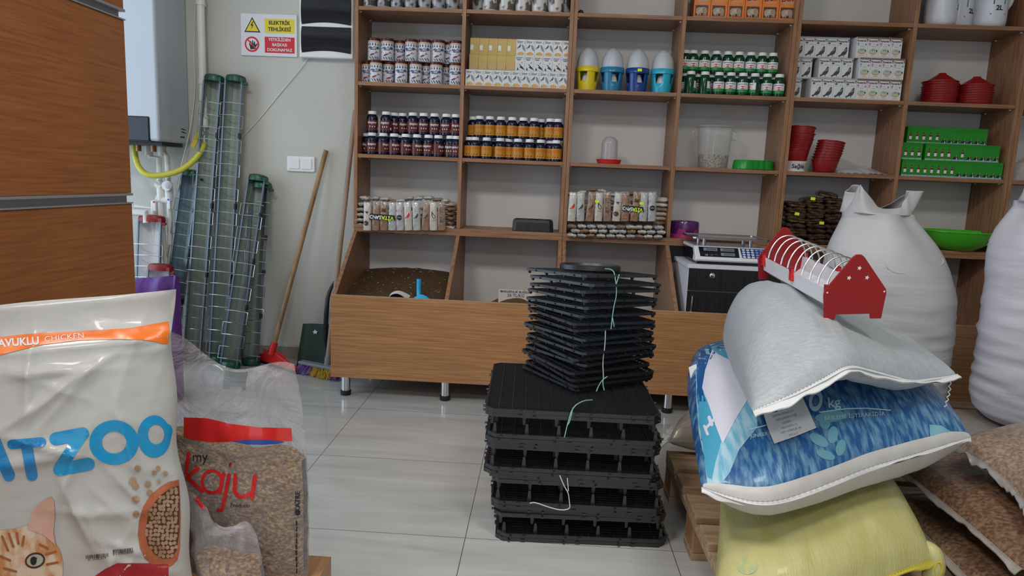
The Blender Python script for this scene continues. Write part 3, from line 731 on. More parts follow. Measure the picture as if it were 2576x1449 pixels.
for k in range(9): pr_.poly([(744+2*math.sin(k),-(1310+k*15)),(748,-(1310+k*15)),(748,-(1322+k*15)),(744,-(1322+k*15))],H,'ink')
pr_.build('black_lettering', kt)
kt2,fb,hk,fn=shavings('small clear bag of wood shavings with red corner, before the large one',Vector((.325,-2.215,.2)),D2,.135,.20,.10,.028,-.03)
fb.build('film_bag', kt2, angle=0); H=hk; pr_=MB(); PY([(486,1255),(510,1238),(538,1264),(533,1283),(508,1281)],'redf'); pr_.build('red_patch', kt2)

# ---------------- black tray stacks ----------------
def make_tray(w, rim, nl, nc, legs, leglen, label, ch=.022, name='slatted_tray', legw=.007):
    t=thing(name,label,'tray'); h=w/2
    out=[(-h+ch,-h),(h-ch,-h),(h,-h+ch),(h,h-ch),(h-ch,h),(-h+ch,h),(-h,h-ch),(-h,-h+ch)]
    r=MB(); k=.005; inn=[(a*(1-k/h),b*(1-k/h)) for a,b in out]; n=8
    vs=[(a,b,0) for a,b in out]+[(a,b,-rim) for a,b in out]+[(a,b,0) for a,b in inn]+[(a,b,-rim) for a,b in inn]
    fs=[]
    for i in range(n):
        j=(i+1)%n; fs+=[(i,i+n,j+n,j),(2*n+i,2*n+j,3*n+j,3*n+i),(i,j,2*n+j,2*n+i),(n+i,3*n+i,3*n+j,n+j)]
    r.add(vs,fs,'tray')
    for i in range(4):
        Mr=Matrix.Rotation(i*PI/2,4,'Z')
        for q in (-.3,.02,.34): r.box((q*w-.006,-h-.004,-rim*.8),(q*w+.006,-h,-rim*.2),'tray',Mr); (r.tube([(q*w+.04,-h-.008,-rim*.5),(q*w+.04,-h,-rim*.5)],.0035,'tray',8,Mr) if w>.4 else None)
    r.build('rim', t)
    g=MB()
    for i in range(nl):
        x=-h+w*(i+1)/(nl+1); g.box((x-.0016,-h+.004,-rim*.7),(x+.0016,h-.004,-.0005),'tray')
    for j in range(nc):
        y=-h+w*(j+1)/(nc+1); g.box((-h+.004,y-.0012,-rim*.5),(h-.004,y+.0012,-.0012),'tray')
    if legs:
        l=g; P=[-.46+.92*i/legs for i in range(legs+1)]
        for a in P:
            for b in P:
                if abs(a)<.45 and abs(b)<.45 and (P.index(a)+P.index(b))%2: continue
                x,y=a*w,b*w; s_=legw
                l.add([(x-s_*1.15,y-s_*1.15,-rim*.6),(x+s_*1.15,y-s_*1.15,-rim*.6),(x+s_*1.15,y+s_*1.15,-rim*.6),(x-s_*1.15,y+s_*1.15,-rim*.6),(x-s_*.6,y-s_*.6,-rim-leglen),(x+s_*.6,y-s_*.6,-rim-leglen),(x+s_*.6,y+s_*.6,-rim-leglen),(x-s_*.6,y+s_*.6,-rim-leglen)],
                      [(0,3,2,1),(4,5,6,7),(0,1,5,4),(1,2,6,5),(2,3,7,6),(3,0,4,7)],'tray')
    g.build('slat_grid', t)
    return t
big=Series(make_tray(.498,.0115,12,32,5,.0265,'x',legw=.0055)); bigf=Series(make_tray(.498,.0115,12,32,0,0,'x'))
random.seed(5); levels=[]
for b_ in range(4):
    z=.1*b_; levels+=[(z,True,False),(z+.0125,True,True),(z+.0875,False,True),(z+.0995,False,False)]
offs=[(.062,-.0),(.052,.0),(.028,.004),(.030,-.004)]
for i,(z,flip,legs) in enumerate(levels):
    b_=i//4; ox,oy=offs[b_]; ox+=random.uniform(-.006,.006); oy+=random.uniform(-.004,.004)
    s_=(big if legs else bigf)
    s_.put('large black slatted tray, %s in the floor-level stack'%ordb(i,16),(1.033+ox-.0,-1.308+oy,z+.0002),((PI if flip else 0),0,random.uniform(-.015,.015)+(.03 if b_==0 else .02)),group='large trays of the lower stack')
sm=Series(make_tray(.312,.0080,9,20,3,.0085,'x',ch=.012,legw=.0045))
ns=17; zt0=.4005; zz=zt0
gaps=[.0165,.019,.020,.020,.0185,.020,.0215,.0175,.022,.021,.024,.022,.0215,.026,.022,.0255,.0155]
for i in range(ns):
    tl=.012-.085*(i/(ns-1))**1.3+random.uniform(-.012,.012); rz=math.radians(33)+random.uniform(-.09,.09); sd=random.uniform(-.012,.012)
    sm.put('small black slatted tray, %s in the upper stack'%ordb(i,ns),(1.120+random.uniform(-.010,.010),-1.190+random.uniform(-.010,.010),zz+.0165),(tl*math.cos(rz)+sd,-tl*math.sin(rz)+sd,rz),group='small trays of the upper stack')
    zz+=gaps[i]
topz=zz+.002
l=MB().lathe([(.0,0),(.096,0),(.099,.002),(.099,.016),(.094,.018),(.090,.010),(0,.010)],'tray',48); o=l.build('round_lid', loc=(1.112,-1.185,topz+.003), rot=(-.07,0,0)); tag(o,'round black plastic lid lying on top of the tray stack','lid')
MT['twine']=mat('pale green twine',(.25,.50,.40),.7); MT['twinew']=mat('whitish twine',(.55,.60,.55),.7)
def twine(label,pts,m='twine',y=-1.36):
    mb=MB()
    for seg in pts:
        P=[at(a,b,y=(c[0] if c else y)) for a,b,*c in seg]; mb.tube(P,.0016,m,5,smooth_path=2)
    tag(mb.build('twine'),label,'twine')
twine('green twine tied down the upper tray stack at its top',[[(1513,676,-1.25),(1543,677,-1.33),(1548,700,-1.34),(1552,740,-1.345),(1543,775,-1.345),(1537,828,-1.355)],[(1558,690,-1.33),(1550,715,-1.34)],[(1541,800,-1.35),(1545,822,-1.35)]])
twine('white twine strand continuing down the upper stack middle',[[(1523,832,-1.36),(1522,870,-1.36),(1516,905,-1.365),(1518,950,-1.37)]],'twinew')
twine('green twine bow at the foot of the upper tray stack',[[(1528,947,-1.37),(1515,956,-1.38),(1506,970,-1.38),(1500,985,-1.39)],[(1518,950,-1.38),(1516,965,-1.385),(1520,982,-1.39)]])
twine('green twine knot hanging off the lower stack top edge',[[(1490,1006,-1.50),(1465,1008,-1.54),(1440,1025,-1.575),(1428,1065,-1.578),(1420,1100,-1.578)],[(1441,1026,-1.576),(1434,1060,-1.578),(1427,1070,-1.578)]])
twine('whitish twine loop hanging at mid lower tray stack',[[(1408,1196,-1.578),(1420,1225,-1.58),(1430,1240,-1.58),(1432,1262,-1.58),(1435,1280,-1.58),(1412,1284,-1.58),(1380,1276,-1.58),(1345,1263,-1.58),(1333,1266,-1.58)],[(1427,1203,-1.58),(1430,1235,-1.58)]],'twinew')
# ---------------- goods on the shelves ----------------
def cylmap(r, e=.0004): return lambda x,y: ((r+e)*math.sin(x/r), -(r+e)*math.cos(x/r), y)
def band(mb, r, a0, a1, z0, z1, m, n=16, e=.0003):
    mb.grid(lambda u,v:((r+e)*math.sin(a0+(a1-a0)*u), -(r+e)*math.cos(a0+(a1-a0)*u), z0+(z1-z0)*v), n, 1, m); return mb
PIG=[(-.50,-.30),(-.30,-.22),(-.16,.0),(.0,.16),(.10,.36),(.16,.48),(.26,.50),(.34,.42),(.30,.36),(.32,.20),(.30,.0),(.20,-.18),(.06,-.26),(.08,-.42),(.02,-.42),(.0,-.28),(-.20,-.32),(-.42,-.46)]
BIRD2=[(-.30,-.10),(-.05,.02),(.05,.26),(.16,.32),(.22,.20),(.18,.0),(.06,-.16),(-.12,-.2)]
def pig(mb, x, y, s, fn, m, P=PIG, fl=1): mb.poly([(x+a*s*fl, y+b*s) for a,b in P], fn, m)
MT['navy']=mat('dark blue bottle plastic',(.003,.005,.028),.16,spec=.5); MT['cap']=mat('white ribbed cap',(.74,.75,.76),.4)
MT['maroon']=mat('dark red label',(.085,.010,.010),.35,col2=(.12,.02,.018),nscale=30); MT['olabel']=mat('orange yellow label',(.48,.20,.012),.35,col2=(.56,.27,.025),nscale=18)
MT['oink']=mat('deep orange print',(.60,.09,.01),.4); MT['gbot']=mat('green bottle plastic',(.002,.045,.016),.12,spec=.5); MT['tubw']=mat('tub label',(.60,.62,.68),.35); MT['lid']=mat('dark brown lid',(.075,.012,.010),.3)
MT['tan']=mat('tan print band',(.55,.40,.28),.4); MT['bluei']=mat('blue black print',(.03,.04,.10),.4); MT['brownp']=mat('brown red print',(.20,.03,.03),.4); MT['greyp']=mat('grey print',(.22,.25,.27),.4); MT['dgrey']=mat('dark grey print',(.05,.06,.07),.4)
MT['grnp']=mat('green print',(.01,.25,.06),.4); MT['olive']=mat('olive print',(.33,.29,.10),.4)
def bottle(name, cat, body, r, hb, hn, label_fn, capm='cap'):
    t=thing(name,'x',cat)
    MB().lathe([(r*.9,0),(r,.003),(r,hb),(r*.93,hb+.008),(r*.70,hb+.015),(r*.62,hb+.018),(r*.62,hb+hn)],body,22).build('bottle', t)
    c=MB().lathe([(r*.72,0),(r*.74,.002),(r*.72,.0135),(r*.66,.0155),(0,.0155)],capm,22,(0,0,hb+hn-.002),fn=lambda a,z:1+.012*math.cos(22*a)).build('cap', t)
    l=MB(); label_fn(l,r); l.build('label', t); return t
def lab_doping(lm, tm, ink, birds):
    def f(l,r):
        band(l,r,-2.0,2.0,.012,.062,lm,24); fn=cylmap(r,.0007)
        l.text('doping',.0165,0,.050,fn,tm,bold=.02)
        for k in range(3): l.poly([(-.016,.040-k*.004),(.016-.004*k,.040-k*.004),(.016-.004*k,.0415-k*.004),(-.016,.0415-k*.004)],fn,ink)
        if birds:
            for k,x in enumerate((-.016,-.005,.008)): pig(l,x,.021,.011,fn,'brownp')
        else:
            for k in range(3): l.poly([(-.012+.011*k,.027),(-.008+.011*k,.027),(-.008+.011*k,.033),(-.012+.011*k,.033)],fn,tm)
            l.poly([(-.010,.018),(.010,.018),(.010,.0195),(-.010,.0195)],fn,'oink')
            l.poly([(.030,.016),(.038,.016),(.038,.028),(.030,.028)],fn,'paper')
    return f
dred=Series(bottle('supplement_jar','jar','navy',.0285,.072,.020,lab_doping('maroon','cap','oink',False)))
dor=Series(bottle('supplement_jar','jar','navy',.0278,.070,.020,lab_doping('olabel','oink','brownp',True)))
def lab_green(l,r):
    band(l,r,-1.25,1.25,.014,.060,'cap',20); fn=cylmap(r,.0007); fn2=cylmap(r,.0010)
    band(l,r,-1.25,1.25,.014,.028,'grnp',16,.0005); l.text('Garnovit-B',.0095,0,.052,fn,'ink',bold=.02); l.disc(.001,.036,.017,.0075,fn,'redp',n=20); l.text('VİTAMİN',.0055,.001,.036,fn2,'cap'); pig(l,-.011,.022,.008,fn2,'oink')
dgr=Series(bottle('vitamin_bottle','bottle','gbot',.0268,.072,.020,lab_green))
def row(ser, pxs, py, y, z, labf, group, rz=None, jit=.12):
    n=len(pxs)
    for i,p in enumerate(pxs):
        p_,yy=(p if isinstance(p,tuple) else (p,y))
        ser.put(labf(i,n), (gx(p_,py,yy),yy,z), (0,0,(rz[i] if rz else random.uniform(-jit,jit))+(gx(p_,py,yy)-CAM.x)*-.25), group)
SG='dark blue jars with maroon labels'
row(dred,[935.7,964,991.6,1020.6,1049,1078,1102.6,1133,1147.5],365,.036,ZC,lambda i,n:'blue jar with maroon label, front rank of lower layer, %s'%ordl(i,n),SG,rz=[0,.7,.4,.5,.5,-.3,.8,-.3,-.4])
row(dred,[923.5,951,979,1006,1034,1062,1090,1118,1143],360,.105,ZC,lambda i,n:'blue jar with maroon label, back rank of lower layer, %s'%ordl(i,n),SG)
row(dred,[936.5,971.6,(991.6,.1),(1012.7,.1),1038.8,1065.8,1093,1122.9,1146.5],310,.052,ZC+.1055,lambda i,n:'blue jar with maroon label, upper layer, %s'%ordl(i,n),SG,rz=[0,-.3,.5,.3,.2,0,0,-.3,.1])
SG='dark blue jars with orange labels'
row(dor,[(1181,.05),1194.5,1224,1258,(1280,.055),1303,1332,1360,(1383,.055),1399],370,.034,ZC,lambda i,n:'blue jar with orange label, front rank of lower layer, %s'%ordl(i,n),SG)
row(dor,[1210,1241,1275,1318,1346,1390],365,.105,ZC,lambda i,n:'blue jar with orange label, back rank of lower layer, %s'%ordl(i,n),SG)
row(dor,[(1190,.10),1206,1232,1259.7,1288,1316,1343,(1361,.1),1383.8,1403],325,.05,ZC+.1035,lambda i,n:'blue jar with orange label, upper layer, %s'%ordl(i,n),SG)
SG='green vitamin bottles'
row(dgr,[(1722,.09),1736.7,1772.4,1808,1837.6,1868,1898,1929,1959.6],210,.034,ZB,lambda i,n:'green bottle with white cap, front rank of lower layer, %s'%ordl(i,n),SG,rz=[0,1.9,1.7,0,0,0,-1.0,0,0])
row(dgr,[1755,1790,1823,1852,1884,1914,1945],210,.105,ZB,lambda i,n:'green bottle with white cap, back rank of lower layer, %s'%ordl(i,n),SG)
row(dgr,[1721.8,1742,1770.9,1800.4,1829.9,1857.8,1887.3,1915.9,1942.6],165,.085,ZB+.1055,lambda i,n:'green bottle with white cap, upper layer, %s'%ordl(i,n),SG)
# tubs with brown lids
def tub():
    t=thing('supplement_tub','x','tub'); r=.0305
    MB().lathe([(r*.96,0),(r,.002),(r,.092),(r*.97,.094),(r*.97,.098)],'tubw',26).build('tub', t)
    MB().lathe([(r*1.04,0),(r*1.05,.001),(r*1.05,.0115),(r*1.0,.013),(0,.013)],'lid',26,(0,0,.092)).build('lid', t)
    l=MB(); fn=cylmap(r,.0007); band(l,r,-2.4,2.4,.083,.091,'tan',24); band(l,r,-2.4,2.4,.0,.003,'tan',24)
    for k in range(8): l.poly([(-.05+.0135*k,.071),(-.047+.0135*k,.083),(-.043+.0135*k,.073),(-.045+.0135*k,.068)],fn,'bluei')
    l.text('Min-Tuğla',.0135,.002,.058,fn,'bluei',bold=.035); l.text('Mineral',.010,-.004,.050,fn,'bluei',bold=.03)
    l.poly([(-.014,.0655),(.010,.0655),(.010,.067),(-.014,.067)],fn,'bluei'); l.poly([(.015,.053),(.020,.053),(.022,.064),(-.002,.064),(-.002,.061),(.016,.061)],fn,'bluei')
    pig(l,.010,.036,.020,fn,'brownp',BIRD2); l.disc(.018,.036,.0022,.0022,fn,'brownp',n=8); l.disc(-.008,.026,.013,.0042,fn,'brownp',n=14,rot=.35)
    for a in (-.018,-.006,.008,.020): l.poly([(a-.006,.016),(a-.001,.017),(a+.007,.006),(a+.004,.003)],fn,'bluei')
    l.poly([(.038,.048),(.052,.048),(.052,.060),(.038,.060)],fn,'olive'); l.poly([(-.040,.056),(-.030,.056),(-.030,.059),(-.040,.059)],fn,'bluei'); l.poly([(-.040,.038),(-.030,.038),(-.030,.041),(-.040,.041)],fn,'bluei')
    l.build('label', t); return t
dt=Series(tub()); SG='white tubs with brown lids'
row(dt,[(924,.09),946,(977.7,.075),1009.5,1045.8,(1072.6,.085),1097.3,(1123.6,.11),1146],180,.034,ZB,lambda i,n:'white tub with dark brown lid, lower layer, %s'%ordl(i,n),SG,rz=[0,0,.3,0,0,0,-.1,.5,0],jit=0)
row(dt,[940.9,975.2,(1006,.10),1035,1069,1103,(1131,.10),1147],125,.055,ZB+.1065,lambda i,n:'white tub with dark brown lid, upper layer, %s'%ordl(i,n),SG,rz=[0,0,.2,-.3,-.15,0,0,.2],jit=0)
# small pigeon cartons and gold cartons
MT['cart']=mat('white glossy carton',(.66,.67,.68),.22); MT['cartd']=mat('dark carton top',(.03,.035,.06),.25); MT['seed']=mat('seed print',(.55,.30,.05),.4,col2=(.7,.42,.12),nscale=60)
def carton(name, w, d, h, front, top='cartd', body='cart', cat='carton', sc_=(1,1)):
    t=thing(name,'x',cat)
    MB().box((-w/2,0,0),(w/2,d,h),body).build('box', t, bevel=.0006)
    p=MB(); p.poly([(-w/2+.0008,.0008),(w/2-.0008,.0008),(w/2-.0008,d-.0008),(-w/2+.0008,d-.0008)],lambda x,y:(x,y,h+.0003),top)
    kx,ky=sc_; front(p,lambda x,y:(x*kx,-.0004,y*ky),lambda x,y:(x*kx,-.0008,y*ky)); p.build('print', t); return t
def L_(p,fn,x0,x1,y,th,m): p.poly([(x0,y),(x1,y),(x1,y+th),(x0,y+th)],fn,m)
cw,chh=.0444,.0765
def fr_a(p,f,g):
    L_(p,f,-.019,-.008,.076,.0015,'dgrey'); L_(p,f,-.019,.010,.070,.003,'dgrey'); L_(p,f,-.019,.006,.0645,.0025,'dgrey'); p.text(']',.014,.017,.069,f,'dgrey',bold=.01)
    pig(p,-.008,.047,.022,f,'dgrey'); pig(p,.012,.040,.030,f,'greyp',[(-.3,.5),(-.1,.55),(.12,.3),(.28,-.2),(.34,-.6),(.1,-.45),(-.12,-.2),(-.2,.1)])
    L_(p,f,-.018,-.010,.036,.0012,'greyp'); L_(p,f,-.018,-.011,.033,.0012,'greyp')
    p.poly([(-.018,.008),(-.013,.016),(-.004,.020),(.006,.020),(.014,.015),(.019,.008),(.012,.004),(-.012,.004)],f,'seed')
def fr_b(p,f,g):
    L_(p,f,-.019,.012,.072,.003,'dgrey'); L_(p,f,-.019,.008,.066,.0025,'dgrey'); L_(p,f,-.014,.004,.060,.0035,'dgrey'); p.text(']',.014,.017,.070,f,'dgrey')
    pig(p,.008,.030,.036,f,'ink',[(-.4,.35),(-.1,.2),(.0,.05),(.2,-.1),(.45,-.5),(.2,-.4),(0,-.3),(-.25,-.15),(-.1,.0)]); p.poly([(-.014,.010),(-.010,.026),(-.004,.010)],f,'ink'); pig(p,.010,.048,.012,f,'greyp'); L_(p,f,-.017,-.011,.043,.0015,'greyp')
def fr_g(p,f,g):
    L_(p,f,-.018,.018,.030,.0012,'tan'); L_(p,f,-.018,.018,.060,.0010,'tan'); p.poly([(-.021,.022),(-.006,.022),(-.006,.048),(-.021,.048)],f,'stickr')
def fr_g2(p,f,g):
    L_(p,f,-.017,.015,.052,.002,'tan')
    for k in range(5): L_(p,f,-.016+.007*k,-.012+.007*k,.006,.030,'tan')
ca,cb_,cg,cg2=[Series(carton('pigeon_feed_box' if i<2 else 'gold_box',cw,.045,chh,fr,top='cartd' if i<2 else 'gold',body='cart' if i<2 else 'gold',sc_=(.98,.92))) for i,fr in enumerate((fr_a,fr_b,fr_g,fr_g2))]
x0=gx(1170.5,200,.014)
for i in range(11): ca.put('small white box with pigeons and seeds, bottom layer, %s'%ordl(i,11),(x0+cw*.5+i*(cw+.0006),.014,ZB),(0,0,0),'small white pigeon boxes')
xa=gx(1180.5,150,.05)
for i in range(5): cg2.put('plain gold box, middle layer of the box wall, %s'%ordl(i,5),(xa+cw*.5+i*(cw+.0006),.05,ZB+chh+.0004),(0,0,0),'gold boxes')
for i in range(6): cb_.put('small white box with dark bird, middle layer, %s'%ordl(i,6),(xa+cw*(5.5+i)+(5+i)*.0006,.048,ZB+chh+.0004),(0,0,0),'small white dark-bird boxes')
for i in range(5): cg.put('gold box with white price sticker, top layer, %s'%ordl(i,5),(xa+cw*.5+i*(cw+.0006)+.0025,.052,ZB+2*chh+.0008),(0,0,0),'gold boxes')
for i in range(6): ca.put('small white box with pigeons and seeds, top layer, %s'%ordl(i,6),(xa+cw*(5.5+i)+(5+i)*.0006+.0025,.05,ZB+2*chh+.0008),(0,0,0),'small white pigeon boxes')
# larger pigeon medicine cartons
fw,fh=.0516,.0955
MT['egg']=mat('orange oval print',(.62,.33,.18),.4); MT['grnpale']=mat('pale green print',(.45,.55,.40),.4); MT['cside2']=mat('brown grey carton strip',(.22,.12,.09),.3); MT['cside']=mat('grey carton side',(.40,.39,.41),.35)
def fr_p(p,f,g):
    L_(p,f,-.0278,.0278,.0915,.0082,'cside')
    p.text('Fumartin',.0125,-.004,.0815,f,'ink',bold=.035); p.text('T',.0155,.0235,.083,f,'ink',bold=.05)
    L_(p,f,-.022,-.010,.068,.007,'dgrey'); L_(p,f,-.022,-.014,.062,.002,'greyp'); pig(p,.004,.030,.052,f,'dgrey'); pig(p,.010,.040,.018,g,'greyp'); p.poly([(.0,.060),(.006,.068),(.008,.066)],f,'dgrey'); p.poly([(.012,.066),(.016,.060),(.018,.062)],f,'dgrey'); L_(p,f,-.022,.024,.004,.001,'greyp')
def fr_o(p,f,g):
    L_(p,f,-.0278,.0278,.0915,.0082,'cside2')
    p.text('Fumartin',.0125,-.004,.0815,f,'ink',bold=.035); p.text('T',.0155,.0235,.083,f,'ink',bold=.05)
    p.disc(-.020,.068,.0050,.0050,f,'redp',n=14,inner=.5); p.disc(.018,.064,.0045,.0045,f,'greyp',n=12); L_(p,f,-.006,.006,.066,.0012,'greyp'); L_(p,f,-.010,.010,.055,.0016,'greyp'); L_(p,f,-.023,-.017,.058,.003,'greyp')
    p.disc(0,.032,.0205,.0145,f,'egg',n=24); p.disc(0,.0345,.0185,.0115,g,'grnpale',n=22); p.text('VETA',.007,0,.036,lambda x,y:(x,-.0011,y),'grnp',bold=.03); p.poly([(.012,.038),(.019,.036),(.019,.028),(.015,.030)],lambda x,y:(x,-.0011,y),'ink'); L_(p,f,-.012,.012,.012,.0015,'oink'); L_(p,f,-.023,.023,.004,.001,'greyp')
cp,co=[Series(carton('pigeon_medicine_box',fw,.07,fh,fr,top='cside',sc_=(.92,.955))) for fr in (fr_p,fr_o)]
def crow(ser,xs,n,y,z,lab,grp,step,rec=None):
    for i in range(n): ser.put(lab%ordl(i,n) if '%' in lab else lab,(xs+step*(i+.5),y,z),(0,0,random.uniform(-.01,.01)),grp)
G1='white boxes with standing pigeon'; G2='white boxes with orange oval'; st=fw+.0008
xs=gx(2154,220,.014)
crow(co,xs,4,.014,ZB,'white pigeon medicine box with orange oval, bottom layer, %s',G2,st); crow(cp,xs-4*st,4,.014,ZB,'white box with standing pigeon, bottom layer front, %s',G1,st); cp.put('white box with standing pigeon, set back at far left of bottom layer',(gx(2012,225,.06)-.02,.06,ZB),(0,0,.02),G1)
z2=ZB+fh+.0006; xs=gx(2160.5,170,.014)
crow(co,xs,4,.012,z2,'white pigeon medicine box with orange oval, middle layer, %s',G2,st); crow(cp,xs-3*st-.020,3,.032,z2,'white box with standing pigeon, middle layer front, %s',G1,st)
crow(cp,xs-5*st-.042,2,.062,z2,'white box with standing pigeon, middle layer set back, %s',G1,st)
z3=z2+fh+.0006; xs=gx(2154,110,.03)
crow(co,xs,4,.024,z3,'white pigeon medicine box with orange oval, top layer, %s',G2,st); crow(cp,xs-5*st-.020,5,.058,z3,'white box with standing pigeon, top layer, %s',G1,st)
# green medicine cartons
MT['gcart']=mat('bright green carton',(.008,.22,.010),.3,col2=(.018,.29,.018),nscale=20); MT['amb']=mat('amber bottle print',(.14,.015,.01),.35); MT['gpale']=mat('pale blue print',(.30,.45,.50),.4); MT['gdk']=mat('darker green print',(.005,.22,.02),.3)
gw,gh=.0308,.079
def fr_bt(p,f,g):
    L_(p,f,-.0163,.0163,.0,.007,'gpale'); L_(p,f,-.010,.012,.066,.003,'gdk')
    p.poly([(-.007,.014),(.008,.014),(.008,.040),(.004,.045),(.002,.054),(-.001,.054),(-.003,.045),(-.007,.040)],f,'amb'); L_(p,g,-.006,.007,.018,.015,'paper'); L_(p,g,-.005,.004,.042,.0015,'tan')
def fr_bd(p,f,g):
    L_(p,f,-.0163,.0163,.0,.007,'gpale'); L_(p,f,-.010,.014,.060,.003,'gdk'); L_(p,f,-.012,.010,.050,.002,'gdk')
    p.poly([(-.014,.007),(-.004,.020),(.004,.028),(.010,.022),(.014,.008)],f,'ink'); pig(p,.004,.022,.016,g,'tan',BIRD2); p.poly([(.004,.007),(.007,.018),(.010,.007)],g,'paper')
gb,gd=[Series(carton('green_medicine_box',gw,.055,gh,fr,top='gdk',body='gcart',sc_=(.92,1.02))) for fr in (fr_bt,fr_bd)]
sg=gw+.0006; G3='green boxes with amber bottle'; G4='green boxes with bird'
xs=gx(2521,420,.02)-15*sg
for i in range(15): (gb if i<8 else gd).put('bright green medicine box, bottom layer, %s'%ordl(i,15),(xs+sg*(i+.5),.012,ZC),(0,0,0),G3 if i<8 else G4)
xs=gx(2512.5,385,.03)-11*sg
for i in range(11): (gb if i<4 or i==5 else gd).put('bright green medicine box, middle layer right of the gap, %s'%ordl(i,11),(xs+sg*(i+.5),.022,ZC+gh+.0005),(0,0,0),G3 if i<4 or i==5 else G4)
for i in range(3): gb.put('bright green medicine box, middle layer left of the gap, %s'%ordl(i,3),(xs-.0130-sg*(2.5-i),.024,ZC+gh+.0005),(0,0,0),G3)
xs=gx(2478,340,.09)-12*sg
for i in range(12): (gb if i<5 else gd).put('bright green medicine box, shaded top layer, %s'%ordl(i,12),(xs+sg*(i+.5),.07,ZC+2*gh+.001),(0,0,0),G3 if i<5 else G4)
# orange cartons with sheep, top shelf
MT['ocart']=mat('orange carton',(.75,.20,.03),.3); MT['sheep']=mat('sheep print',(.55,.45,.36),.5,col2=(.35,.27,.2),nscale=40); MT['purp']=mat('purple print',(.10,.02,.12),.4)
def fr_s(p,f,g):
    L_(p,f,-.032,.028,.010,.048,'kibd'); 
    for a,b,r in ((-.012,.034,.017),(.004,.036,.016),(-.018,.026,.010),(.014,.030,.010)): p.disc(a,b,r,r*.85,g,'sheep',n=16)
    p.disc(.012,.036,.011,.014,lambda x,y:(x,-.0011,y),'kib',n=14)
    for a in (-.02,-.010,.008,.016): p.poly([(a,.012),(a+.005,.012),(a+.005,.026),(a,.026)],g,'sheep')
    p.text('DOM',.030,.002,.096,f,'purp',bold=.03,rot=.12); L_(p,f,-.026,.024,.078,.003,'tan'); L_(p,f,-.022,.020,.072,.002,'tan'); L_(p,f,-.016,.014,.064,.002,'tan')
os_=Series(carton('sheep_supplement_box',.0775,.10,.165,fr_s,top='ocart',body='ocart')); xs=gx(1743,45,.03)
for i in range(6): os_.put('orange box with sheep picture on top shelf, %s'%ordl(i,6),(xs+.0795*(i+.5),.028,ZA),(0,0,0),'orange sheep boxes')
# cans on the two left top shelves
MT['canb']=mat('grey printed can',(.35,.35,.36),.2,col2=(.05,.045,.04),nscale=26,detail=2,lo=.42,hi=.52,coat=.3)
MT['canp']=mat('pale printed can',(.62,.60,.58),.2,col2=(.12,.10,.08),nscale=22,detail=2,lo=.45,hi=.52,coat=.3)
def can(r,h,m,foot):
    t=thing('printed_can','x','can'); MB().lathe([(r*.97,0),(r,.002),(r,h-.003),(r*.96,h),(0,h)],m,26).build('can', t)
    l=MB(); band(l,r,-2.6,2.6,.0,.006,foot,22); band(l,r,-.9,.9,h*.5,h*.85,'cap',14); l.text('Mineral',h*.12,0,h*.68,cylmap(r,.0008),'ink'); l.build('label', t); MB().lathe([(r*1.02,0),(r*1.02,.012),(0,.012)],'lid',24,(0,0,h)).build('lid', t); return t
c1=Series(can(.0335,.135,'canb','greyp')); c2=Series(can(.0385,.15,'canp','tan'))
for i in range(7): c1.put('grey patterned can on the top shelf, %s'%ordl(i,7),(gx(932+34.3*i,15,.04)+0,.040,ZA),(0,0,i*.3),'patterned cans, left top shelf')
for i in range(5): c2.put('pale can with pinkish foot band on the top shelf, %s'%ordl(i,5),(gx(1234+41*i,22,.045),.046,ZA),(0,0,.2*i),'pale cans, second top shelf')
c1.put('dark patterned can half hidden left of the pale cans',(gx(1205,18,.08),.085,ZA),(0,0,1),'patterned cans, second top shelf'); c1.put('dark patterned can half hidden right of the pale cans',(gx(1421,26,.1),.10,ZA),(0,0,2),'patterned cans, second top shelf')
o=MB().lathe([(.013,0),(.014,.012),(.008,.022),(.0,.026)],'lid',16,sx=1.1).build('rubber_stopper', loc=(gx(1461,32,.05),.05,ZA)); tag(o,'small dark brown stopper alone on the third top shelf','stopper')
# two litre jugs
MT['jug']=mat('milky plastic jug',(.60,.62,.68),.3,spec=.5)
def jug():
    t=thing('jug','x','jug'); MB().lathe([(.055,0),(.068,.012),(.070,.03),(.070,.20),(.060,.225),(.028,.245),(.024,.265)],'jug',28,fn=lambda a,z:1-.05*abs(math.sin(2.5*a))*max(0,1-z/.05)).build('jug_body', t)
    MB().lathe([(.026,0),(.026,.02),(0,.02)],'cap',20,(0,0,.262)).build('cap', t)
    MB().tube([(.058,.0,.20),(.085,0,.19),(.088,0,.13),(.066,0,.09)],.010,'jug',10,smooth_path=2).build('handle', t)
    l=MB(); fn=cylmap(.070,.0006); l.text('2L',.030,.005,.083,fn,'ink',bold=.03); l.poly([(-.030,.055),(.038,.055),(.038,.060),(-.030,.060)],fn,'ink'); l.poly([(-.022,.10),(.030,.10),(.030,.14),(-.022,.14)],fn,'bluei'); l.build('print', t); return t
j=Series(jug())
for p,y,rz,lb in ((2362,.075,.9,'milky white 2L jug at the left of top right shelf'),(2405,.155,.35,'milky white 2L jug behind the left jug, print half hidden'),(2487,.085,-.10,'milky white 2L jug at the right of top right shelf')):
    j.put(lb,(gx(p,60,y),y,ZA),(0,0,rz),'milky 2L jugs')
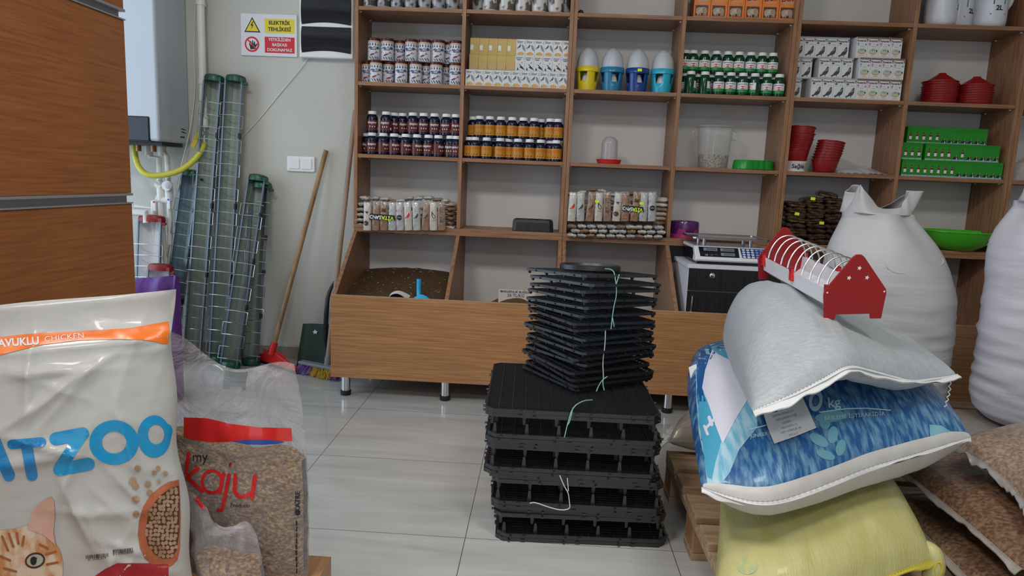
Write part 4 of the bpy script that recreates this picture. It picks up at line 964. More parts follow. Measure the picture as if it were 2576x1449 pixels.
# domed feeders
MT['dome']=mat('milky translucent dome',(.60,.65,.70),.35,trans=.25)
def domed(col,name,lb,px,gray=False):
    m=mat(name,col,.3,coat=.2); t=thing('domed_feeder',lb,'feeder',(gx(px,215,.075),.075,ZB),(0,0,0),'domed feeders')
    b=MB(); n=36; prof=[(.045,0),(.046,.002),(.050,.06),(.054,.085),(.057,.087),(.058,.113)]
    holes=[(-.45,.45),(PI-.45,PI+.45),(PI/2-.45,PI/2+.45),(-PI/2-.45,-PI/2+.45)]
    vs=[];fs=[]
    off_=.6 if px<1500 or px>1620 else (-.25)
    zs_=[0,.022,.045,.068,.088,.090,.113]; rs=[.045,.047,.049,.052,.0535,.0575,.0585]
    for r_,z_ in zip(rs,zs_):
        for k in range(n): a=2*PI*k/n+off_; vs.append((r_*math.cos(a),r_*math.sin(a),z_))
    for i_ in range(6):
        for k in range(n):
            if i_ in (2,3) and (k%9) in (1,2,3,4): continue
            fs.append((i_*n+k,i_*n+(k+1)%n,(i_+1)*n+(k+1)%n,(i_+1)*n+k))
    fs.append(tuple(range(n-1,-1,-1))); b.add(vs,fs,m,True); o=b.build('base', t)
    so=o.modifiers.new('sol','SOLIDIFY'); so.thickness=.0022
    MB().lathe([(.035,.004),(.030,.045),(.018,.085),(.0,.09)],'cap',24).build('inner_cone', t)
    MB().lathe([(.0535,.100),(.054,.115),(.053,.135),(.048,.160),(.036,.185),(.020,.200),(.008,.207),(0,.209)],'dome',32).build('dome', t)
    if 'dark blue' in lb: MB().poly([(-.006,.095),(.014,.095),(.014,.108),(-.006,.108)],cylmap(.058,.0015),'neon').build('price_sticker', t)
domed((.70,.55,.01),'yellow feeder plastic','domed feeder with yellow base on the second shelf',1476)
domed((.02,.19,.36),'teal blue feeder plastic','domed feeder with teal blue base on the second shelf',1538)
domed((.008,.05,.24),'dark blue feeder plastic','domed feeder with dark blue base and yellow price sticker',1601)
domed((.02,.40,.55),'turquoise feeder plastic','domed feeder with turquoise base, rightmost on second shelf',1664)
# stacked red plates, and red pots
def plate(r,h):
    return MB().lathe([(r*.90,0),(r*.93,.002),(r*.96,h*.75),(r,h*.8),(r*1.0,h),(r*.95,h),(r*.93,h*.7)],'red',36).build('feeding_bowl')
pl=plate(.079,.016); tag(pl,'x','bowl'); pls=Series(pl)
for px,n,lb in ((2361,9,'left'),(2449,8,'right')):
    cx_=gx(px,255,.09)
    for i in range(n): pls.put('dark red round bowl, %s in the %s stack'%(ordb(i,n),lb),(cx_+random.uniform(-.003,.003),.092,ZB+.0112*i+.0003),(0,0,i*.5),'red bowls in two stacks')
    o=MB().lathe([(.066,0),(.062,.004),(.040,.020),(.018,.034),(.016,.040),(.012,.040),(0,.036)],'red',32).build('cone_lid',loc=(cx_+.002,.092,ZB+.0112*n+.006)); tag(o,'red cone lid on top of the %s bowl stack'%lb,'lid')
def pot(r,h): return MB().lathe([(r*.80,0),(r*.82,.002),(r*.97,h*.93),(r*1.03,h*.94),(r*1.03,h),(r*.97,h),(r*.93,h*.6),(r*.78,.006),(0,.006)],'red',36).build('red_pot')
p1=pot(.062,.060); tag(p1,'x','pot'); ps=Series(p1)
o=thing('printed_crock','white crock with dark lettering under the tilted red pots','crock',(gx(2006,415,.08)-.012,.085,ZC))
MB().lathe([(.048,0),(.050,.002),(.050,.006),(.047,.009),(.053,.040),(.056,.044),(.056,.050),(.052,.050)],'cap',32).build('crock_body',o); l=MB(); fn=lambda x,y:((.0525)*math.sin(x/.05)*(.94+.10*y/.05),-(.0525)*math.cos(x/.05)*(.94+.10*y/.05),y); l.text('Sağlık',.026,.003,.025,fn,'ink',bold=.02); l.build('lettering',o)
for i in range(5): ps.put('red pot, %s in the left tilted stack above white crock'%ordb(i,5),(gx(2008,400,.08)-.010+.0035*i,.085,ZC+.051+.026*i),(.0,-.10,i),'red pots')
for i in range(8): ps.put('red pot, %s in the right stack of pots'%ordb(i,8),(gx(2078,420,.08)-.006+.0022*i,.085,ZC+.0005+.0125*i+.004),(-.05*min(1,i/3),.11*min(1,i/3),0),'red pots')
cl=MB(); MT['clr']=film('clear wrap film',(.78,.78,.80),.25,bump=1.0,bscale=18)
cl.grid(lambda u,v:(gx(2105,425,.05)+.235*u, .02+.16*v+.012*math.sin(u*9), ZC+.002+.028*max(0,(1-abs(2*u-1)**2))*max(0,1-abs(2*v-1)**2)*(1+.5*math.sin(7*u+5*v))+.004*math.sin(23*u+11*v)**2),40,16,'clr')
tag(cl.build('plastic_wrap'),'crumpled clear plastic wrap right of the red pots','wrap')
# small drinker
t=thing('bird_drinker','small clear drinker jar on red dish, alone on its shelf','drinker',(gx(1531,412,.08),.08,ZC))
MB().lathe([(.050,0),(.056,.002),(.061,.020),(.064,.022),(.060,.022),(.054,.006),(0,.006)],'red2',36).build('dish',t)
MT['hazy']=film('hazy clear plastic',(.50,.48,.50),.42,bump=.05)
MB().lathe([(.041,.008),(.040,.10),(.036,.118),(.022,.132),(0,.136)],'hazy',32,cap=False).build('jar',t)
# clear bucket with grain
t=thing('clear_bucket','clear plastic bucket part filled with seed, two side handles','bucket',(gx(1792,420,.115),.115,ZC))
MT['clearb']=film('clear bucket plastic',(.62,.62,.62),.16,bump=.12,bscale=6)
MB().lathe([(.070,0),(.071,.004),(.086,.195),(.093,.200),(.093,.206),(.088,.206)],'clearb',40,cap=False).build('bucket',t)
MT['seedm']=mat('mixed seed',(.20,.15,.10),.7,col2=(.55,.50,.42),nscale=130,detail=2,lo=.4,hi=.6,bump=1,bscale=150)
MB().lathe([(.069,.002),(.0745,.055),(.072,.066),(.04,.060),(0,.063)],'seedm',36).build('seed_fill',t)
MT['tealp']=mat('pale green plastic',(.35,.60,.52),.35)
for s_ in (-1,1): MB().tube([(s_*.088,0,.19),(s_*.108,0,.185),(s_*.112,0,.16),(s_*.100,0,.143),(s_*.090,0,.145)],.004,'tealp' if s_>0 else 'clearb',8,smooth_path=2).build('handle',t)
# green bowls
MT['grbowl']=mat('bright green plastic bowl',(.01,.26,.03),.3); MT['grbowl2']=mat('lime green bowl',(.08,.50,.03),.25,coat=.2)
gbm=MB().lathe([(.052,0),(.058,.002),(.054,.040),(.050,.046),(.046,.046),(.030,.020),(0,.018)],'grbowl',40,fn=lambda a,z:1+.05*max(0,math.cos(a*3))*(1-z/.05)).build('pet_bowl'); tag(gbm,'x','bowl'); gs=Series(gbm)
for i in range(4): gs.put('bright green pet bowl lying nested in a row, %s'%ordl(i,4),(gx(1872+i*16,424,.07),.07+.012*i,ZC+.0003+.0005*i),(0,0,.3*i),'green pet bowls')
t=thing('green_basin','lime green basin on the lower right shelf behind the sack','basin',(gx(2412,612,.05),.06,ZD))
MB().lathe([(.060,0),(.075,.003),(.125,.035),(.150,.075),(.160,.090),(.164,.091),(.164,.095),(.156,.095),(.146,.075),(.118,.036),(.07,.008),(0,.008)],'grbowl2',48).build('basin_body',t)
MB().grid(lambda u,v:((.128+.030*v)*math.sin(.55+.30*u)*1.012,-(.128+.030*v)*math.cos(.55+.30*u)*1.012,.037+.050*v),6,6,'stickr').build('torn_label',t)
# double pet bowl stand
t=thing('double_pet_bowl','black double pet bowl stand on lower shelf, second column','pet bowl',(.900,.085,ZD))
b=MB(); 
def dbl(s_,z): return [(x*s_,y*s_,z) for x,y in ((-.098,-.048),(-.08,-.058),(.08,-.058),(.098,-.048),(.098,.048),(.08,.058),(-.08,.058),(-.098,.048))]
vs=dbl(1.06,0)+dbl(1.03,.045)+dbl(.99,.058)+dbl(.90,.058)
b.add(vs,[(i+8*k,(i+1)%8+8*k,(i+1)%8+8*(k+1),i+8*(k+1)) for k in range(3) for i in range(8)]+[tuple(range(7,-1,-1))],'black'); b.add(dbl(.90,.054),[tuple(range(8))],'black'); b.build('stand',t,bevel=.002)
for s_ in (-.045,.045): MB().lathe([(.040,.0545),(.038,.056),(.033,.030),(.0,.028)],'black',30,(s_,0,0),cap=False).build('bowl',t)
for s_ in (-.030,.032): MB().disc(s_,.017,.014,.014,lambda x,y:(x,-.0618,max(.001,y)),'ink',n=20).build('finger_notch',t)
# purple bowl
t=thing('purple_pet_bowl','purple pet bowl with pink base at the left of the scale','pet bowl',(gx(1720,590,.10),.10,ZD))
MT['purpd']=mat('dark purple plastic',(.09,.015,.12),.22,coat=.3); MT['pinkp']=mat('pink purple plastic',(.33,.03,.13),.3)
MB().lathe([(.070,.018),(.073,.03),(.073,.072),(.069,.082),(.062,.082),(.055,.03),(0,.03)],'purpd',40,sx=1.0).build('bowl',t)
MB().lathe([(.078,0),(.076,.016),(.070,.020)],'pinkp',40).build('base_ring',t)
for a in (.75,-.35): MB().add([(.0765*math.sin(a+q*w_),-.0765*math.cos(a+q*w_),z) for z,w_ in ((.015,.34),(.040,.25),(.046,.20)) for q in (-1,-.5,0,.5,1)],[(k*5+i,k*5+i+1,(k+1)*5+i+1,(k+1)*5+i) for k in range(2) for i in range(4)],'pinkp').build('tab',t)
# ---- scale cabinet and scale ----
t=thing('small_cabinet','small white cabinet with black drawer fronts under the scale','cabinet',(1.611,-.335,ZQ+T+.0002))
MT['wcab']=mat('white laminate',(.66,.66,.72),.35); MT['bwood']=mat('black wood grain front',(.006,.005,.006),.4,col2=(.018,.017,.018),nscale=7,nstretch=(30,30,.8),detail=6)
H_=.70-ZQ-T; MB().box((0,.004,0),(.40,.325,H_-.018),'wcab').build('carcass',t,bevel=.001); MB().box((-.006,-.006,H_-.018),(.406,.325,H_),'wcab').build('top',t,bevel=.001)
for z0,z1 in ((H_-.118,H_-.020),(H_-.345,H_-.121),(.01,H_-.348)):
    d=MB().box((.002,-.003,z0),(.398,.0038,z1),'bwood').build('drawer_front',t,bevel=.0008)
    if z1==H_-.020: MB().lathe([(.013,0),(.012,.006),(.006,.008),(0,.008)],'chrome',24,M=Matrix.Translation((.105,-.003,z0+.070))@Matrix.Rotation(PI/2,4,'X')).build('lock',d)
    else: MB().tube([(.022,-.003,z1-.025),(.022,-.020,z1-.022),(.018,-.020,z1-.130),(.018,-.003,z1-.132)],.004,'chrome',8,smooth_path=1).build('handle',d)
t=thing('counter_scale','white electronic price scale with steel pan and blue keypad','scale',(1.640,-.325,.7003))
MT['wsc']=mat('white scale housing',(.72,.73,.76),.3,coat=.2); MT['scblk']=mat('black glossy panel',(.010,.011,.02),.15); MT['lcd']=mat('grey lcd',(.13,.14,.14),.2); MT['keyb']=mat('blue keypad',(.01,.035,.20),.35); MT['keyl']=mat('light blue key',(.25,.34,.60),.35)
prof=[(.010,.012),(.0,.020),(.004,.030),(.052,.078),(.30,.078),(.30,.020),(.29,.012)]
b=MB(); b.prism(prof,0,.345,'wsc',fn=lambda y,z,h:(h,y,z)); b.build('housing',t,bevel=.004,bseg=3)
b=MB(); b.prism([(.06,.010),(.055,.045),(.075,.066),(.29,.066),(.29,.010)],-.0015,.3465,'scblk',fn=lambda y,z,h:(h,y,z)); b.build('side_recess',t)
MB().box((.01,.012,0),(.335,.28,.012),'scblk').build('foot_plate',t)
sl=Vector((0,.048,.048)).normalized(); sn=Vector((0,-sl.z,sl.y)); s0=Vector((0,.004,.030))
def SP(x,y,e=.0006): return s0+Vector((x,0,0))+sl*y+sn*e
k=MB(); k.poly([(.022,.006),(.196,.006),(.196,.062),(.018,.062)],SP,'scblk',cut=0)
for a,b_ in ((.040,.040),(.115,.040),(.115,.014)):
    k.poly([(a,b_),(a+.062,b_),(a+.062,b_+.017),(a,b_+.017)],lambda x,y:SP(x,y,.0012),'greyp'); k.poly([(a+.012,b_+.003),(a+.058,b_+.003),(a+.058,b_+.014),(a+.012,b_+.014)],lambda x,y:SP(x,y,.0018),'lcd')
k.text('CE',.012,.050,.015,lambda x,y:SP(x,y,.0012),'cap',sx=.9); L_(k,lambda x,y:SP(x,y,.0012),.068,.080,.018,.0015,'greyp'); L_(k,lambda x,y:SP(x,y,.0012),.068,.078,.012,.0015,'greyp'); L_(k,lambda x,y:SP(x,y,.0012),.086,.100,.018,.0015,'greyp'); k.build('display',t)
k=MB(); k.poly([(.208,.006),(.335,.006),(.335,.062),(.204,.062)],SP,'keyb')
k.build('keypad',t)
for i in range(4):
    for q in range(6):
        kk=MB(); cx_,cy_=.218+.0195*q,.053-.0135*i
        if q<3: kk.disc(cx_,cy_,.0075,.0052,lambda x,y:SP(x,y,.0016),'cap',n=14); kk.text('789456123.0C'[i*3+q],.007,cx_,cy_,lambda x,y:SP(x,y,.0020),'ink')
        else: kk.poly([(cx_-.007,cy_-.004),(cx_+.007,cy_-.004),(cx_+.007,cy_+.004),(cx_-.007,cy_+.004)],lambda x,y:SP(x,y,.0016),'keyl')
        kk.build('key',t)
b=MB(); pan=[(-.010,.035),(.0,.025),(.315,.025),(.325,.035),(.325,.275),(.315,.285),(.0,.285),(-.010,.275)]
b.prism(pan,.112,.115,'steelp',fn=lambda x,y,h:(x+.0,y,h)); b.tube([(x+.0,y,.117) for x,y in pan],.0028,'steelp',6,closed=True); b.build('pan',t)
for x_,y_ in ((.055,.10),(.265,.10),(.055,.22),(.265,.22)): MB().tube([(x_,y_,.078),(x_,y_,.112)],.009,'steelp',12).build('pan_post',t)
# ---- grain in the bins ----
MT['bran']=mat('wheat bran',(.055,.026,.009),.85,col2=(.14,.075,.028),nscale=120,detail=4,lo=.35,hi=.7,bump=1,bscale=160); MT['wheat']=mat('brown wheat grains',(.13,.06,.02),.8,col2=(.26,.14,.055),nscale=150,detail=3,bump=1,bscale=160)
def heap(x0,x1,m,zf,lab,nm,z0=.119):
    mb=MB(); 
    def f(u,v): return (x0+(x1-x0)*u, YP+T+.001+(YB-.009-YP-T-.001)*v, zf(u,v)+.004*noise.noise(Vector((u*14,v*14,2))))
    mb.grid(f,40,44,m); 
    b_=[f(i/40,0) for i in range(41)]; mb.add(b_+[(p[0],p[1],z0) for p in b_],[(i,i+1,42+i,41+i) for i in range(40)],m)
    mb.add([(x0,YP+T+.001,z0),(x1,YP+T+.001,z0),(x1,YB-.009,z0),(x0,YB-.009,z0)],[(0,3,2,1)],m)
    o=mb.build(nm, angle=0); tag(o,lab,'grain',kind='stuff'); return o
heap(X[0]+T+.002,X[1]-.002,'bran',lambda u,v:.452+.092*min(1,v*1.25)-.02*abs(2*u-.9)**2,'brown wheat bran heaped in the leftmost grain bin','wheat_bran')
heap(X[1]+T+.002,X[2]-T-.002,'wheat',lambda u,v:.345+.088*math.exp(-((u-.62)/.32)**2)*min(1,.25+v*1.1),'brown wheat heaped behind the tray stack in the bin','wheat_grain')
sp=MB()
for i in range(60):
    u,v=random.random(),random.random(); p=Vector((X[0]+.03+.46*u,YP+.05+.5*v,.452+.092*min(1,v*1.25)-.02*abs(2*u-.9)**2+.006)); sp.tube([p,p+Vector((random.uniform(-.012,.012),random.uniform(-.006,.006),.004))],.0008,'tan',3)
o=sp.build('straw_bits'); tag(o,'pale straw bits scattered on the wheat bran','straw',kind='stuff')
t=thing('grain_scoop','bright blue plastic scoop stuck upright in the bran','scoop'); MT['sky']=mat('sky blue plastic',(.02,.40,.72),.35)
bx=at(1053,742,y=-.26); MB().tube([bx+Vector((0,.0,.075)),bx+Vector((0,0,.02)),bx+Vector((.004,-.012,-.01))],.0105,'sky',8,smooth_path=1).build('handle',t); MB().grid(lambda u,v:tuple(bx+Vector((-.02+.075*u,-.02-.03*v,-.012+.018*math.sin(PI*u)-.04*v))),10,6,'sky').build('blade',t)
sc=MB(); bx=at(998,752,y=-.27); sc.grid(lambda u,v:tuple(bx+Vector((-.045+.10*u,-.0+.05*v,.030*math.sin(PI*u**.8)*(1-.3*v)-.005+.015*v))),14,8,'cap'); tag(sc.build('white_scoop'),'white plastic scoop lying in the bran near the front panel','scoop')
t=thing('price_card','white price card for makarnalık buğday standing in the wheat','price card',(0,.10,0),(0,0,0))
MB().box((.737,0,.355),(.927,.0015,.4765),'paper').build('card',t); l=MB(); l.text('MAKARNLIK BUĞDAY',.0165,.828,.464,lambda x,y:(x,-.0005,y),'ink',bold=.02); l.text('26 TL/KG',.022,.828,.445,lambda x,y:(x,-.0005,y),'ink',bold=.01); l.build('lettering',t)

# ---- piles of small feed bags ----
def pillow(w,d,h,m,name,lab='x',cat='bag',seam=True,bandm=None):
    """flat filled packet: w across, d deep, h thick"""
    mb=MB()
    def f(s_):
        def g(u,v):
            e=max(0,1-abs(2*u-1)**4)**.5*max(0,1-abs(2*v-1)**5)**.5
            return ((u-.5)*w*(1-.05*math.sin(PI*v)),(v-.5)*d,s_*h/2*e+.0015*math.sin(u*13+v*7)*e+ .0009*math.sin(u*31)*e)
        return g
    mb.grid(f(1),16,14,m); mb.grid(f(-1),16,14,m); 
    o=mb.build(name, angle=0); tag(o,lab,cat); return o
MT['fcream']=mat('cream packet foil',(.50,.46,.38),.2,col2=(.62,.59,.52),nscale=30,coat=.4,bump=.4,bscale=60); MT['fbrown']=mat('brown packet foil',(.24,.13,.08),.2,col2=(.36,.24,.16),nscale=30,coat=.4,bump=.4,bscale=60); MT['fgrey']=mat('clear grey packet',(.38,.38,.38),.15,col2=(.55,.54,.52),nscale=30,coat=.5,bump=.5,bscale=60); MT['fchoc']=mat('chocolate brown foil',(.05,.022,.018),.2,coat=.5,col2=(.10,.05,.04),nscale=20,bump=.6,bscale=45)
prs=[Series(pillow(.046,.10,.020,m_,'feed_packet')) for m_ in ('fcream','fgrey','fbrown')]
def upright(m, w, h, art):
    t=thing('feed_packet','x','packet'); mb=MB()
    def g(s_):
        def f(u,v):
            e=max(0,1-abs(2*u-1)**2.4)**.6*max(0,min(1,(1-abs(2*v*.9-.85)**3)))**.6
            return ((u-.5)*w*(1+.03*math.sin(v*6)), -s_*.011*e+.0012*math.sin(v*17+u*5)*e, v*h)
        return f
    mb.grid(g(1),14,26,m); mb.grid(g(-1),10,14,m); mb.build('packet_body',t,angle=0)
    a=MB(); fs=g(1); F=lambda x,y:(lambda p:(p[0],p[1]-.0012,p[2]))(fs(x/w+.5,y/h)); art(a,F); a.build('print',t); MB().grid(lambda u,v:((u-.5)*w*1.02,-.0035+.002*math.sin(u*14),h*.80+h*.24*v),10,5,'clr').build('clear_top',t); return t
def A_circ(a,F): a.disc(-.004,.036,.012,.012,F,'kibd',n=18); a.poly([(-.012,.095),(.0,.082),(.008,.095)],F,'bluei')
def A_plain(a,F): a.poly([(-.008,.020),(.006,.018),(.006,.020),(-.008,.022)],F,'tan')
def A_hen(a,F,m='redp'): pig(a,.001,.072,.030,F,m); pig(a,-.004,.066,.018,F,'oink' if m=='redp' else 'dgrey',BIRD2)
def A_bird(a,F): pig(a,.002,.070,.028,F,'dgrey')
def A_quail(a,F): pig(a,.0,.072,.036,F,'kibd',[(-.25,.6),(-.1,.55),(.05,.3),(.28,.05),(.35,-.25),(.15,-.4),(-.1,-.2),(-.22,.1),(-.2,.4)]); a.poly([(-.008,.048),(.012,.050),(.010,.052)],F,'dgrey')
def A_text(a,F):
    a.poly([(-.014,.036),(.014,.036),(.014,.118),(-.014,.118)],F,'gpale')
    for k in range(14): a.poly([(-.012,.040+.0054*k),(.012-.006*(k%3),.040+.0054*k),(.012-.006*(k%3),.0418+.0054*k),(-.012,.0418+.0054*k)],lambda x,y:Vector(F(x,y))+Vector((0,-.0005,0)),'bluei')
def A_dot(a,F): a.disc(0,.064,.013,.013,F,'ink',n=20); a.poly([(-.014,.094),(.014,.092),(.014,.100),(-.014,.102)],F,'redp'); a.text('VİTA',.008,0,.064,lambda x,y:Vector(F(x,y))+Vector((0,-.0006,0)),'cap')
def A_lab(a,F): a.poly([(-.012,.092),(.012,.092),(.010,.110),(-.010,.110)],F,'kibd')
sets=[('fcream',A_circ,'cream packet with round brown badge'),('fbrown',A_plain,'plain tan packet'),('fbrown',A_lab,'brown packet with dark label'),('fgrey',A_plain,'grey clear packet'),('fgrey',A_dot,'grey packet with black round badge'),
      ('fcream',A_hen,'cream packet with red hen'),('fgrey',A_bird,'grey packet with dark bird'),('fbrown',A_bird,'brown packet with small bird'),('fcream',A_quail,'cream packet with brown quail'),('fbrown',A_text,'packet with blue text panel')]
ups=[Series(upright(m_,.0385,.138,ar)) for m_,ar,_ in sets]
def vita(px0,px1,pyb,order,lab,bx0,bx1,by,topn):
    n=len(order)
    for i,k in enumerate(order):
        px=px0+(px1-px0)*(i+.5)/n; x_=gx(px,pyb,-.012)
        ups[k].put('%s upright in the %s pile'%(sets[k][2],lab),(x_,-.017,at(px,pyb,y=-.012).z),(.05,random.uniform(-.06,.06),random.uniform(-.05,.05)),'upright packets of the %s pile'%lab)
    # black banner with the upside-down name
    b=MB(); q=[at(bx0,by-8,y=-.034),at(bx1,by-3,y=-.034),at(bx1+2,by+9,y=-.034),at(bx0-2,by+7,y=-.034)]
    ex=(q[1]-q[0]).normalized(); ez=Vector((-ex.z,0,ex.x)); W_=(q[1]-q[0]).length; o_=q[3]; Hh=(q[0]-q[3]).length
    b.add([tuple(p) for p in q],[(3,2,1,0)],'ink'); b.add([tuple(p+Vector((0,.0012,0))) for p in q],[(0,1,2,3)],'ink')
    for j,ch in enumerate('VİTASAND'): b.text(ch,Hh*.85,W_*(1-(j+.7)/8.4),Hh*.5,lambda x,y:o_+ex*x+ez*y+Vector((0,-.0008,0)),'cap' if j>3 else 'neon',rot=PI,bold=.03)
    tag(b.build('name_banner'),'black banner with upside-down VITASAND name on the %s pile'%lab,'banner')
vita(914,1122,579,[0,1,2,3,4,5,6,7,8,9],'left',931,993,545,10)
vita(1426,1650,556,[5,6,7,8,9,0,1,2,3,4],'middle',1568,1618,524,10)
def flat(px,py,y,k,lab,rz=0,rx=0,ry=0,grp='flat packets'):
    p=at(px,py,y=y); prs[k].put(lab,(p.x,p.y,p.z),(rx,ry,rz),grp)
k_=0
tops=[(922,498,.04),(948,500,.05),(972,502,.04),(992,507,.05),(1012,505,.04),(1033,500,.05),(1056,498,.04),(1080,498,.05),(1102,503,.04),(1120,506,.05)]
for i,(a,b,c) in enumerate(tops): flat(a,b,c,(0,1,0,2,0,1,1,0,2,0)[i],'small packet lying on top of the left pile, %s'%ordl(i,10),rx=random.uniform(-.06,.06),ry=random.uniform(-.15,.15),grp='packets on the left pile')
for i in range(6): flat(905+3*(i%2),578-i*13,.05,(0,1,0)[i%3],'packet stacked at the left end of left pile, %s'%ordb(i,6),rz=.1*i,grp='packets at the left end')
for i in range(7): flat(1134+3*(i%2),583-i*11.5,.06,(0,0,2,2,2,2,0)[i],'packet stacked at the right end of left pile, %s'%ordb(i,7),rz=-.1*i,ry=.15,grp='packets at the right end')
for r_ in range(5):
    for i in range(7): flat(928+29*i,580-r_*15+1.1*i,.125,(i+r_)%3,'small packet stacked inside the left pile behind the upright ones',grp='inner packets of the left pile')
for r_ in range(3):
    for i in range(10): flat(1438+24*i+(8 if r_%2 else 0),591-r_*11.5+.4*i,.01+.004*r_,(0,1,2,0,1,0,1,2,0,1)[(i+r_)%10],'packet lying under the middle pile, %s layer, %s'%(('lowest','second','third')[r_],ordl(i,10)),rz=random.uniform(-.2,.2),ry=random.uniform(-.1,.1),grp='packets under the middle pile')
tp=[(1440,490),(1463,484),(1488,480),(1513,481),(1540,489),(1563,491),(1590,488),(1615,491),(1640,492)]
for i,(a,b) in enumerate(tp): flat(a,b,.05,(0,0,2,0,1,0,2,0,0)[i],'packet lying on top of the middle pile, %s'%ordl(i,9),rx=random.uniform(-.1,.1),ry=random.uniform(-.15,.15),grp='packets on the middle pile')
for i in range(8): flat(1655+2*(i%3),583-i*11.5,.06,(0,0,2)[i%3],'packet stacked at the right end of middle pile, %s'%ordb(i,8),rz=-.3*i,ry=.2,grp='packets at the middle right end')
for r_ in range(4):
    for i in range(7): flat(1450+29*i,553-r_*15+.4*i,.115,(i+r_)%3,'small packet stacked inside the middle pile behind the upright ones',grp='inner packets of the middle pile')
for px,py in ((1502,507),(1614,512)): 
    p=at(px,py,y=-.034); o=MB().box((-.010,-.001,-.006),(.010,0,.006),'neon').build('price_sticker',loc=p,rot=(0,.12,0)); tag(o,'neon yellow price sticker on the middle pile, %s one'%('left' if px<1550 else 'right'),'sticker')
# chocolate brown packets
def choc(banded):
    t=thing('brown_feed_packet','x','packet'); mb=MB(); w,d,h=.094,.13,.024
    def f(s_,g_=0):
        def g(u,v):
            e=max(0,1-abs(2*u-1)**7)**.5*max(0,1-abs(2*v-1)**6)**.5
            return ((u-.5)*w,(v-.5)*d,s_*(h/2+g_)*e+.0022*math.sin(u*11+v*5)*e+.0012*math.sin(u*29+2)*e)
        return g
    mb.grid(f(1),20,14,'fchoc'); mb.grid(f(-1),20,14,'fchoc'); mb.build('packet_body',t,angle=0)
    if banded:  # flag adds a yellow band along the packet's lower front
        y_=MB(); y_.grid(lambda u,v:f(-1,.0012)(.08+.84*u,.01+.20*v),18,4,'olive'); y_.build('yellow_band',t,angle=0)
    return t
chs=[Series(choc(True)),Series(choc(False))]
cols=[(1995,.01,[608,593,577,562,547,530,515,500]),(2042,.02,[606,591,575,559,543,526,510,494,477]),(2090,.02,[606,590,574,558,540,523,507,492,478]),(2133,.03,[596,580,563,546,530,510,496])]
for c_,(px,y_,ys) in enumerate(cols):
    for i,py in enumerate(ys):
        p=at(px+random.uniform(-3,3),py,y=y_+.055); chs[0 if (c_,i) not in ((0,3),(1,2),(2,2)) and random.random()<.7 else 1].put('brown foil packet, %s in the %s column'%(ordb(i,len(ys)),ORD[c_]),(p.x,p.y,ZD+.0125+ (.0255*i)),(random.uniform(-.05,.05),random.uniform(-.09,.09),random.uniform(-.12,.12)),'brown foil packets')
p=at(2072,470,y=.06); chs[0].put('brown foil packet lying across the very top of its pile',(p.x+.02,.07,ZD+.245),(0,.16,-.2),'brown foil packets')
for i,(px,py) in enumerate(((2005,538),(2045,500),(2067,561),(2150,527))):
    p=at(px,py,y=-.002); o=MB().box((-.011,-.001,-.007),(.011,0,.007),'neon').build('price_sticker',loc=p,rot=(0,.05,0)); tag(o,'neon yellow price sticker on the brown packets, %s'%ordl(i,4),'sticker')
# slivers of goods beyond the last divider
cp.put('white box cut off by the right photo edge, second shelf',(gx(2588,245,.03),.03,ZB),(0,0,0),G1)
w=MB(); w.grid(lambda u,v:(3.20+.22*u,.03+.16*v,ZC+.002+.11*max(0,1-abs(2*u-1)**2.5)**.6*max(0,1-abs(2*v-1)**2.5)**.6*(1+.12*math.sin(9*u+4*v))),30,16,'filmw'); tag(w.build('plastic_bag'),'grey plastic bag of goods at the right photo edge','bag')
# ---------------- pallets and sacks on the right ----------------
MT['pine']=mat('pallet pine wood',(.30,.19,.11),.7,col2=(.46,.32,.21),nscale=5,nstretch=(1.2,12,12),detail=5,bump=.2,bscale=40)
MT['block']=mat('pallet block wood',(.26,.13,.06),.75,col2=(.38,.22,.12),nscale=14)
def pallet(label,x,y):
    t=thing('pallet',label,'pallet',(x,y,0))
    for yc,w_ in ((.0725,.145),(.235,.10),(.40,.145),(.565,.10),(.7275,.145)): MB().box((0,yc-w_/2,.122),(1.2,yc+w_/2,.144),'pine').build('deck_board',t,bevel=.002)
    for xc in (.072,.6,1.128): MB().box((xc-.072,0,.100),(xc+.072,.8,.1218),'pine').build('cross_board',t,bevel=.002)
    for xc in (.072,.6,1.128):
        for yc in (.05,.40,.75): MB().box((xc-.07,yc-.05,.022),(xc+.07,yc+.05,.0998),'block').build('block',t,bevel=.003)
    for yc in (.05,.40,.75): MB().box((0,yc-.05,0),(1.2,yc+.05,.0218),'pine').build('bottom_board',t,bevel=.002)
    return t
pallet('pale wooden pallet under the yellow and blue sacks',1.412,-1.955)
pallet('pale wooden pallet behind, under the standing white sacks',1.95,-1.115)
def cr(P,u):
    """smooth curve through points, u in 0..1"""
    n=len(P)-1; q=min(n-1,int(u*n)); t=u*n-q; p=[Vector(P[max(0,min(n,q+k))]) for k in (-1,0,1,2)]
    return .5*((2*p[1])+(p[2]-p[0])*t+(2*p[0]-5*p[1]+4*p[2]-p[3])*t*t+(3*p[1]-p[0]-3*p[2]+p[3])*t**3)
